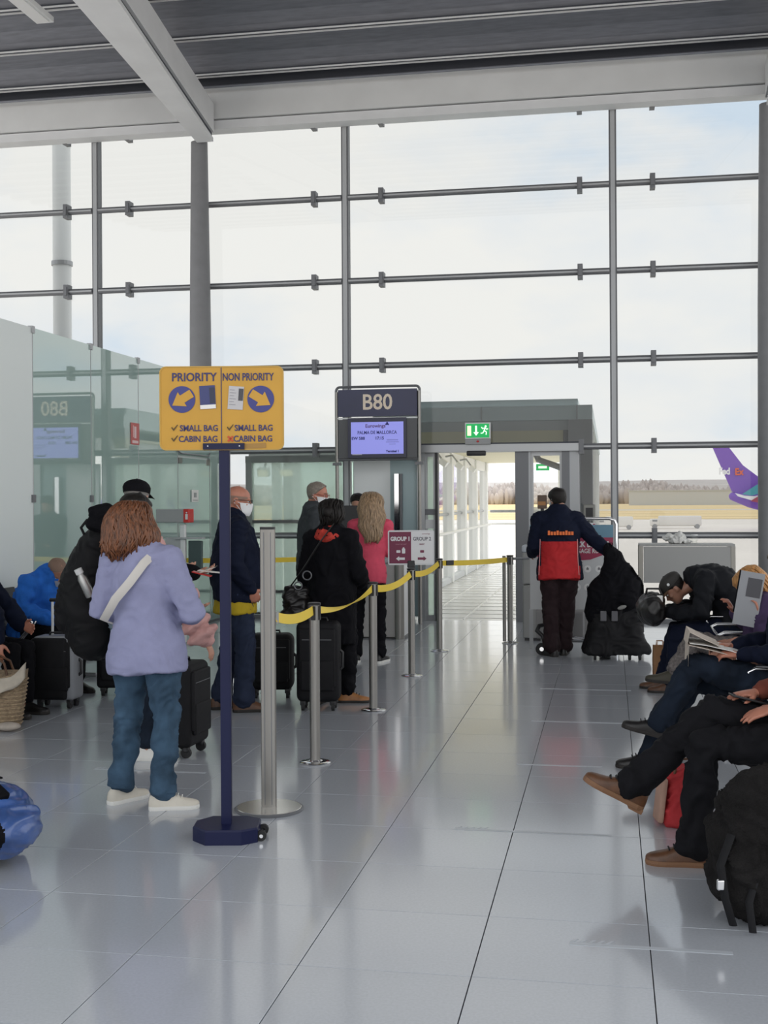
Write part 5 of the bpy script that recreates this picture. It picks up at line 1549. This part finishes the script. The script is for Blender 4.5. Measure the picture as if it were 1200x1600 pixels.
for j in range(n2):
    for i in range(n1): fs += [(q_(i, j), q_(i + 1, j), q_(i + 1, j + 1), q_(i, j + 1)), (o2 + q_(i, j + 1), o2 + q_(i + 1, j + 1), o2 + q_(i + 1, j), o2 + q_(i, j))]
for i in range(n1): fs += [(q_(i, 0), o2 + q_(i, 0), o2 + q_(i + 1, 0), q_(i + 1, 0)), (q_(i, n2), q_(i + 1, n2), o2 + q_(i + 1, n2), o2 + q_(i, n2))]
for j in range(n2): fs += [(q_(0, j), q_(0, j + 1), o2 + q_(0, j + 1), o2 + q_(0, j)), (q_(n1, j), o2 + q_(n1, j), o2 + q_(n1, j + 1), q_(n1, j + 1))]
m.add(vs, fs); m.build('cream_cloth', cloth('cream_cloth', (.55, .49, .41), .9), sw, smooth=180)
for sy in (-.09, .09): MB().tube([(-.09, sy, .36), (-.06, sy * .8, .46), (.0, sy * .5, .50), (.06, sy * .8, .46), (.09, sy, .36)], .009, 8).build('handle', M['leather'], sw, smooth=60)
MB().ell((.12, -.19, .035), (.09, .06, .03)).build('cloth_tail', cloth('cream_tail', (.50, .44, .38), .9), sw, smooth=180)
# blue duffel, bottom left
def sh(m):
    m.tube([(-.42, 0, .19), (-.10, 0, .195), (.16, 0, .19), (.235, 0, .18)], [(.26, .165), (.27, .175), (.255, .165), (.20, .125)], 24, side=(0, 1, 0), dome=True)
    m.rbox((-.12, 0, .10), (.62, .50, .18), .06)
bl = mat('duffel_blue', (.035, .085, .26), .3, spec=.6, coat=.35, bump=.25, bscale=16, var=.35, vscale=9)
du = soft_bag('duffel_bag', 'shiny blue and black duffel bag on the floor at the lower left edge', 'bag', (-2.86, 5.02, 0), -.35, sh, [bl, M['blackcloth']], .012, .012, 8, floor=0.0, slot=lambda c: 1 if c.x < .27 and c.y < .12 and c.z < .25 or c.y < -.10 and c.z < .24 else 0)
MB().rbox((-.16, -.25, .17), (.52, .07, .27), .035, seg=4).build('end_pocket', M['blackcloth'], du, smooth=50)
for x in (-.22, .06): MB().tube([(x, -.275, .05), (x, -.265, .22), (x, -.16, .345), (x, 0, .372), (x, .16, .345)], (.022, .006), 8).build('strap', M['blackcloth'], du, smooth=60)
MB().rbox((.22, .0, .33), (.11, .06, .05), .012, Matrix.Rotation(.5, 3, 'Y')).build('side_grip', M['blackcloth'], du)
MB().tube([(-.40, -.12, .355), (.0, -.12, .365), (.16, -.12, .33)], .006, 6).build('zipper', M['chrome'], du)
MB().tube([(.10, -.245, .04), (.115, -.25, .16), (.10, -.235, .30)], .010, 8).build('piping', mat('piping_grey', (.45, .43, .48), .5), du)
# black wheeled bag and rucksack held by the worker
def sh(m):
    m.loft([[(x * sx, y * sy, z) for x, y in rrect(1, 1, .2, 4)] for z, sx, sy in ((.05, .64, .34), (.09, .66, .36), (.22, .56, .32), (.40, .50, .29), (.52, .44, .26))])
wb = soft_bag('wheeled_bag', 'black wheeled travel bag flaring at its base, held by the worker', 'bag', (.06, 12.42, 0), .1, sh, BK, .013, .014, 7)
for x in (-.22, .12, .22):
    w_ = MB().tube([(x - .012, -.12, .036), (x + .012, -.12, .036)], .036, 14).build('wheel', M['rubber'], wb, smooth=40); MB().rbox((x, -.12, .065), (.04, .05, .05), .01).build('wheel_fork', M['black'], w_)
for x in (-.14, -.03): MB().rbox((x, -.165, .44), (.06, .02, .10), .006).build('buckle', mat('buckle_grey', (.10, .10, .11), .35), wb)
def sh(m):
    m.tube([(-.14, 0, .0), (-.05, -.01, .12), (.02, 0, .28), (.02, 0, .42), (-.02, 0, .56), (-.06, 0, .66)], [(.17, .12), (.25, .15), (.22, .15), (.16, .12), (.09, .08), (.04, .04)], 20, side=(1, 0, 0), dome=True)
    m.ell((.12, -.02, .20), (.16, .14, .24)); m.ell((.10, -.10, .16), (.11, .08, .13))
rk = soft_bag('backpack', 'black rucksack slumped on the wheeled bag in the worker hand', 'backpack', (.05, 12.40, .46), .05, sh, M['blackcloth'], .012, .014, 8)
MB().tube([(-.05, -.02, .62), (-.07, -.03, .70), (-.02, -.03, .70), (-.02, -.02, .60)], (.014, .006), 8).build('grab_loop', BK, rk, smooth=60)
MB().tube([(.20, -.14, .02), (.275, -.10, .03), (.27, -.05, .28), (.16, -.08, .46)], (.02, .006), 8).build('shoulder_strap', BK, rk, smooth=60)
MB().ell((.06, -.185, .07), (.045, .01, .02), Matrix.Rotation(-.3, 3, 'Y')).build('badge', mat('badge_grey', (.20, .20, .19), .4), rk)
# under the seats on the right
def sh(m): m.loft([[(x * sx, y * sy, z) for x, y in rrect(1, 1, .2, 4)] for z, sx, sy in ((0, .18, .26), (.02, .20, .28), (.15, .19, .25), (.27, .17, .16))])
rt = soft_bag('red_tote', 'red tote bag on the floor beneath the crossed brown boot', 'bag', (.34, 6.20, 0), .2, sh, cloth('red_tote', (.42, .035, .04), .7), .010, .012, 10, floor=0.0)
MB().rbox((-.115, -.06, .13), (.03, .12, .22), .012, Matrix.Rotation(.12, 3, 'Y')).build('tan_pocket', cloth('tan_cloth', (.40, .25, .19), .8), rt, smooth=50)
MB().tube([(-.05, -.08, .25), (-.04, -.09, .33), (.04, -.09, .33), (.05, -.08, .25)], .008, 8).build('handle', M['leather'], rt, smooth=60)
def sh(m):
    m.rbox((.0, 0, .24), (.42, .34, .46), .12, seg=4); m.ell((.02, 0, .42), (.19, .15, .14)); m.rbox((-.05, -.12, .17), (.34, .20, .28), .08, seg=4)
rb = soft_bag('backpack', 'big black furry looking rucksack on the floor at the lower right', 'backpack', (.60, 4.90, 0), .3, sh, cloth('black_plush', (.012, .011, .011), .95, .3, .8, 120), .012, .020, 9, floor=0.0)
MB().tube([(-.20, -.12, .34), (-.26, -.16, .24), (-.25, -.18, .12), (-.22, -.18, .02)], (.018, .006), 8).build('dangling_strap', BK, rb, smooth=60)
MB().tube([(-.14, -.20, .20), (-.18, -.23, .12), (-.17, -.24, .012)], (.016, .006), 8).build('dangling_strap', BK, rb, smooth=60)
MB().rbox((-.26, -.17, .17), (.035, .02, .04), .006).build('buckle', M['chrome'], rb)
tb = thing('paper_bag', 'small brown paper carrier at the feet of the person in the dark cap', 'bag', (.44, 11.15, 0), .1)
MB().loft([[(-.06, -.05, 0), (.06, -.05, 0), (.06, .05, 0), (-.06, .05, 0)], [(-.062, -.05, .15), (.062, -.05, .15), (.062, .05, .15), (-.062, .05, .15)], [(-.06, -.03, .29), (.06, -.03, .29), (.06, .03, .29), (-.06, .03, .29)]]).build('bag', cloth('kraft', (.26, .14, .07), .8, .1), tb)
for sy in (-.03, .03): MB().tube([(-.03, sy, .285), (-.025, sy, .33), (.025, sy, .33), (.03, sy, .285)], .004, 6).build('handle', M['tanleather'], tb)
def sh(m): m.tube([(0, -.15, .02), (0, 0, .03), (0, .15, .02)], [(.10, .12), (.125, .14), (.10, .12)], 20, side=(1, 0, 0), dome=True)
lb_ = soft_bag('holdall', 'dark holdall on the lap of the hunched person in the cap', 'bag', (.345, 10.38, .655), 0, sh, M['blackleather'], .010, .010, 10)
MB().tube([(-.05, -.05, .14), (-.04, -.06, .20), (.06, -.06, .20), (.09, -.05, .13)], .010, 8).build('handle', M['blackleather'], lb_, smooth=60)
MB().rbox((.06, -.13, .12), (.05, .02, .06), .008).build('white_tag', M['paper'], lb_)
# ------------------------------------------------------------------ beam seating
seatm = mat('seat_black', (.016, .016, .018), .45); metal = mat('seat_metal', (.42, .42, .43), .3, .9)
def bench(label, x, y0, n, rz, pitch=.62):
    """local: seats face +Y, row along +X"""
    t = thing('seat_row', label, 'bench', (x, y0, 0), rz)
    L = n * pitch
    MB().box(0, L, -.05, .05, .33, .39).build('beam', metal, t)
    for k in range(n):
        cx = (k + .5) * pitch
        m = MB(); rs = []
        for y, z in ((-.20, .44), (-.12, .425), (.05, .425), (.20, .44), (.245, .425)):
            rs.append([(cx - .25, y, z), (cx + .25, y, z), (cx + .25, y, z - .025), (cx - .25, y, z - .025)])
        m.loft(rs); m.build('seat', seatm, t)
        m = MB(); rs = []
        for y, z in ((-.21, .47), (-.235, .60), (-.27, .78), (-.285, .86)):
            rs.append([(cx - .25, y, z), (cx + .25, y, z), (cx + .25, y - .022, z), (cx - .25, y - .022, z)])
        m.loft(rs); m.build('backrest', seatm, t)
        MB().box(cx - .03, cx + .03, -.22, .1, .39, .42).build('seat_bracket', metal, t)
        MB().box(cx - .03, cx + .03, -.255, -.225, .40, .62).build('back_bracket', metal, t)
    for k in range(n + 1):
        cx = k * pitch
        for dx in (-.030, .030):
            MB().tube([(cx + dx, -.20, .42), (cx + dx, -.20, .60), (cx + dx, -.17, .635), (cx + dx, .14, .635), (cx + dx, .18, .615), (cx + dx, .16, .58), (cx + dx, .02, .42)], .010, 8).build('armrest', M['chrome'], t, smooth=50)
    for k in sorted(set((0, n // 2, n))):
        cx = min(max(k * pitch, .15), L - .15)
        lg_ = MB().tube([(cx, 0, .33), (cx, 0, .05)], .028, 10).build('leg', metal, t, smooth=50)
        MB().rbox((cx, 0, .025), (.07, .52, .04), .012).build('foot', metal, lg_)
    return t
bench('black beam seats with chrome arms along the right side of the hall', .95, 4.70, 10, PI / 2)
bench('black beam seats against the glass partition at the left edge', -4.86, 10.6, 5, -PI / 2)

# ------------------------------------------------------------------ seated travellers
def seated(face, pel, spine, head, hp, hy, L, R, fem=False, h=1.7):
    """L and R hold shoulder offset ignored, elbow, wrist, hand dir, hip side, knee, ankle, toe dir, foot up (all in the root's axes)"""
    F = rz_(face); s = h / 1.70
    J = dict(s=s, F=F, fem=fem, pelvis=Vector(pel), waist=Vector(spine[0]), chest=Vector(spine[1]), neck=Vector(spine[2]), head=Vector(head))
    J['HR'] = F @ rz_(math.radians(hy)) @ Matrix.Rotation(math.radians(-hp), 3, 'X')
    sw = (.16 if fem else .185) * s
    side = F @ V(1, 0, 0); ax = (J['neck'] - J['chest']).normalized()
    for q, sg, A in (('L', -1, L), ('R', 1, R)):
        J['sh' + q] = J['neck'] - ax * .07 * s + side * sg * sw
        J['el' + q], J['wr' + q], J['hd' + q] = Vector(A[0]), Vector(A[1]), Vector(A[2])
        J['hip' + q] = J['pelvis'] + side * sg * .09 * s
        J['kn' + q], J['an' + q], J['toe' + q], J['up' + q] = Vector(A[3]), Vector(A[4]), Vector(A[5]), Vector(A[6])
    return J
LEFT = PI / 2      # facing -X: the left side is nearest the camera
UP = (0, 0, 1); FW = (-1, 0, 0)
brn = cloth('dark_trousers', (.006, .006, .008), .85, .2, .3, 300)

# nearest traveller, crossed legs in brown boots
p = person('seated person with crossed legs in dark trousers and brown boots, nearest on the right', .90, 5.55)
J = seated(LEFT, (.02, 0, .52), ((.05, 0, .67), (.09, 0, .90), (.10, 0, 1.09)), (.06, 0, 1.235), 25, 0,
           ((.05, -.27, .82), (-.20, -.10, .70), (-1, .15, -.35), (-.50, -.12, .54), (-.545, -.08, .085), FW, UP),
           ((.02, .25, .80), (-.25, .10, .735), (-1, -.3, -.1), (-.46, .03, .65), (-.80, -.05, .335), (-.88, -.12, .45), (.47, 0, .88)))
body(p, J, M['skinr'], vox=.007, curl=.25, palms={'L': (V(.1, .3, -1), V(0, 1, .2)), 'R': (V(0, 0, -1), V(0, -1, 0))})
jacket(p, J, cloth('rust_jumper', (.16, .045, .03), .9, .2), .022, .06, end=.93, seed=21)
trousers(p, J, brn, .018, .97, fl=.02, fold=.014, seed=22); shoes(p, J, M['leather'], M['tansole'], boot=.06, k=1.04, lace=M['rubber'])
hair_cap(p, J, dkh, .014, .82, .45, .1); eyes(p, J)
ph = thing('phone', 'dark phone held on the knee of the nearest seated person', 'phone', (.60, 5.58, .715), .2)
MB().rbox((0, 0, 0), (.16, .08, .01), .004, Matrix.Rotation(.25, 3, 'Y')).build('case', M['black'], ph); MB().cbox((-.002, 0, .006), (.148, .07, .001), Matrix.Rotation(.25, 3, 'Y')).build('display', mat('phone_glass', (.03, .03, .035), .1), ph)

# newspaper reader in jeans
p = person('seated person in dark jeans and black shoes reading a newspaper on the right', .98, 7.30)
J = seated(LEFT, (.0, 0, .52), ((.04, 0, .67), (.07, 0, .90), (.06, 0, 1.08)), (.03, 0, 1.22), 30, 0,
           ((-.02, -.27, .74), (-.25, -.12, .71), (-1, .2, .05), (-.50, -.06, .635), (-.70, -.04, .30), (-.93, 0, .20), (.25, 0, .97)),
           ((-.03, .26, .76), (-.27, .12, .73), (-1, -.2, .05), (-.50, .12, .52), (-.75, .10, .085), FW, UP), h=1.72)
body(p, J, M['skinr'], vox=.008, curl=.7, palms={'L': (V(0, .3, -1), V(0, 1, .3)), 'R': (V(0, -.3, -1), V(0, -1, .3))})
jacket(p, J, M['navycloth'], .022, .06, end=.93, seed=24); trousers(p, J, M['jeansd'], .016, .96, fl=.012, fold=.014, seed=25)
shoes(p, J, M['blackleather'], M['soled'], lace=M['rubber']); hair_cap(p, J, mat('brown_hair', (.06, .035, .02), .5), .014, .82, .45, .1); eyes(p, J)
nw = thing('newspaper', 'folded newspaper held open over the jeans of the reader', 'newspaper', (.60, 7.33, .76), 0)
def sheet(name, pts, w, m_, par):
    m = MB(); n = len(pts); vs = []
    for x, z in pts: vs += [(x, -w / 2, z), (x, w / 2, z), (x, w / 2, z + .004), (x, -w / 2, z + .004)]
    fs = [(0, 1, 2, 3), (4 * n - 1, 4 * n - 2, 4 * n - 3, 4 * n - 4)]
    for k in range(n - 1):
        for i in range(4): fs.append((4 * k + i, 4 * k + 4 + i, 4 * k + 4 + (i + 1) % 4, 4 * k + (i + 1) % 4))
    return m.add(vs, fs).build(name, m_, par)
npm = mat('newsprint', (.55, .48, .41), .8, var=.25, vscale=50, stretch=(1, 3, 1))
sheet('front_sheet', [(-.16, -.12), (-.155, .0), (-.06, -.02), (.06, -.05), (.16, -.08)], .34, npm, nw)
sheet('back_sheet', [(-.165, .0), (-.15, .075), (-.06, .03), (.02, -.005)], .34, npm, nw)
sheet('inner_sheet', [(-.15, .01), (-.06, .0), (.08, -.03), (.17, -.06)], .33, M['paper'], nw)

# fair-haired reader behind
p = person('seated fair haired person in grey trousers and a purple sleeve holding up a magazine', 1.0, 8.80)
J = seated(LEFT, (.02, 0, .51), ((.05, 0, .64), (.06, 0, .82), (.02, 0, .94)), (-.035, .02, .985), 42, -15,
           ((.03, -.25, .58), (.0, -.20, .80), (-.15, .1, 1), (-.42, .02, .60), (-.56, .0, .375), (-.98, 0, .1), (.1, 0, 1)),
           ((.0, .24, .66), (-.14, .10, .80), (-.4, -.3, .8), (-.46, .12, .50), (-.50, .12, .085), FW, UP), True, 1.62)
body(p, J, M['skinr'], vox=.008, curl=.7, palms={'L': (V(-1, .2, 0), V(0, 1, 0)), 'R': (V(-1, -.2, 0), V(0, -1, 0))})
jacket(p, J, cloth('purple_knit', (.055, .035, .085), .9, .15), .024, .06, end=.93, seed=27)
trousers(p, J, cloth('grey_check', (.14, .125, .12), .9, .4, .4, 60, 60), .014, .93, fold=.012, seed=28); shoes(p, J, mat('olive_shoe', (.05, .045, .03), .6), M['soled'])
for q in 'LR': MB().tube([J['an' + q], J['an' + q].lerp(J['kn' + q], .25)], .043, 14).build('sock', cloth('mustard_sock', (.36, .24, .07), .9), p, smooth=60)
hair_long(p, J, mat('ginger_blond', (.44, .22, .075), .45, var=.4, vscale=24, stretch=(3, 3, .5), bump=.3, bscale=80), [(.135, .03, .03, -.01), (.124, .072, .07, -.012), (.085, .10, .108, -.018), (.02, .112, .108, -.030), (-.06, .11, .09, -.045), (-.12, .09, .06, -.055)], 50, 12); eyes(p, J)
mg = thing('magazine', 'grey magazine page with a dark picture held up by the fair haired person', 'magazine', (.93, 8.60, .93), .15)
mg.rotation_euler = (-.1, .16, -.25)
MB().box(-.075, .085, -.004, .004, -.20, .17).build('page', mat('page_grey', (.30, .31, .33), .6), mg); MB().box(-.02, .075, -.006, -.004, -.0, .13).build('picture', mat('page_picture', (.06, .06, .07), .5), mg)
MB().box(-.085, -.075, -.004, .01, -.12, .17).build('spine', M['blackcloth'], mg)
def sh(m):
    m.ell((0, 0, .12), (.17, .16, .13)); m.ell((-.13, -.03, .13), (.12, .12, .10)); m.ell((.08, -.03, .20), (.12, .10, .08)); m.tube([(-.2, -.1, .1), (0, -.14, .16), (.15, -.12, .22)], [.04, .05, .04], 10, dome=True)
soft_bag('coat_heap', 'heap of a beige and reddish coat on an empty seat between the readers', 'coat', (.88, 8.07, .45), 0, sh, cloth('beige_coat', (.34, .17, .12), .9, .55, .4, 60, 7), .010, .022, 11)

# hunched person in the dark cap
p = person('hunched seated person in a dark cap and black jacket rummaging in a holdall', .97, 10.40)
J = seated(LEFT, (.02, 0, .51), ((.03, 0, .70), (-.08, 0, .90), (-.27, 0, .945)), (-.44, 0, .855), 48, 0,
           ((-.24, -.27, .68), (-.48, -.10, .66), (-1, .5, -.3), (-.42, -.11, .50), (-.46, -.10, .085), FW, UP),
           ((-.24, .26, .68), (-.48, .12, .66), (-1, -.5, -.3), (-.42, .11, .50), (-.52, .12, .085), FW, UP), h=1.76)
body(p, J, M['skind']); jacket(p, J, cloth('black_jacket', (.007, .008, .011), .75), .038, .06, seed=31, fold=.012, collar=.04)
trousers(p, J, M['navycloth'], .02, .95, fl=.012, seed=32); shoes(p, J, M['leather'], M['soled']); hair_cap(p, J, dkh, .008, .7, .5, .15)
cap(p, J, mat('cap_dark', (.022, .020, .018), .7), mat('cap_brown', (.10, .055, .025), .7)); eyes(p, J)
m = MB(); m.M = HMx(J); m.ell((-.094, .01, .062), (.004, .012, .012)); m.build('cap_badge', M['white'], p)

# seated man in the blue jumper
RF = -2.0
F_ = rz_(RF)
p = person('seated bald person in a bright blue jumper with a lowered mask at the left', -4.87, 9.72)
g = lambda f, r, z: tuple(F_ @ V(r, f, 0) + V(0, 0, z))
J = seated(RF, g(0, 0, .51), (g(.04, 0, .65), g(.13, 0, .83), g(.22, 0, .97)), g(.27, -.03, 1.01), 40, -22,
           (g(.18, -.30, .72), g(.36, -.10, .62), tuple(F_ @ V(.6, .8, -.2)), g(.44, -.12, .50), g(.42, -.12, .085), tuple(F_ @ V(0, 1, 0)), UP),
           (g(.18, .30, .72), g(.38, .10, .62), tuple(F_ @ V(-.6, .8, -.2)), g(.44, .12, .50), g(.40, .12, .085), tuple(F_ @ V(0, 1, 0)), UP), h=1.72)
body(p, J, M['skind'], vox=.008); jacket(p, J, cloth('blue_fleece', (.022, .13, .50), .95, .15, .4, 200), .04, .07, .01, w=1.1, seed=35, fold=.012)
trousers(p, J, M['blackcloth'], .018, .95); shoes(p, J, M['blackleather'], M['soled']); hair_cap(p, J, mat('grey_crop', (.20, .125, .09), .7), .0015, .80, .55, .2)
mask(p, J, cloth('mask_grey', (.45, .46, .48), .8, .05)); eyes(p, J)

# seated person cut by the left edge, hand down to the straw bag
p = person('seated person in a dark padded coat at the left edge, hand over the straw bag', -4.80, 8.45)
J = seated(-PI / 2, (0, 0, .51), ((.02, 0, .65), (.08, 0, .86), (.12, 0, 1.03)), (.16, 0, 1.17), 20, 0,
           ((.22, .27, .80), (.40, .16, .66), (.9, -.2, -.2), (.45, .12, .50), (.44, .12, .085), (1, 0, 0), UP),
           ((.395, -.27, .80), (.455, -.34, .60), (.15, -.1, -1), (.45, -.10, .50), (.40, -.10, .085), (1, 0, 0), UP), True, 1.66)
body(p, J, M['skinr'], vox=.008); jacket(p, J, M['navycloth'], .04, .08, seed=38, fold=.012, end=.9); trousers(p, J, M['blackcloth']); shoes(p, J, M['blackleather'], M['soled'])
hair_cap(p, J, dkh, .02, .82, .35, .05); eyes(p, J)
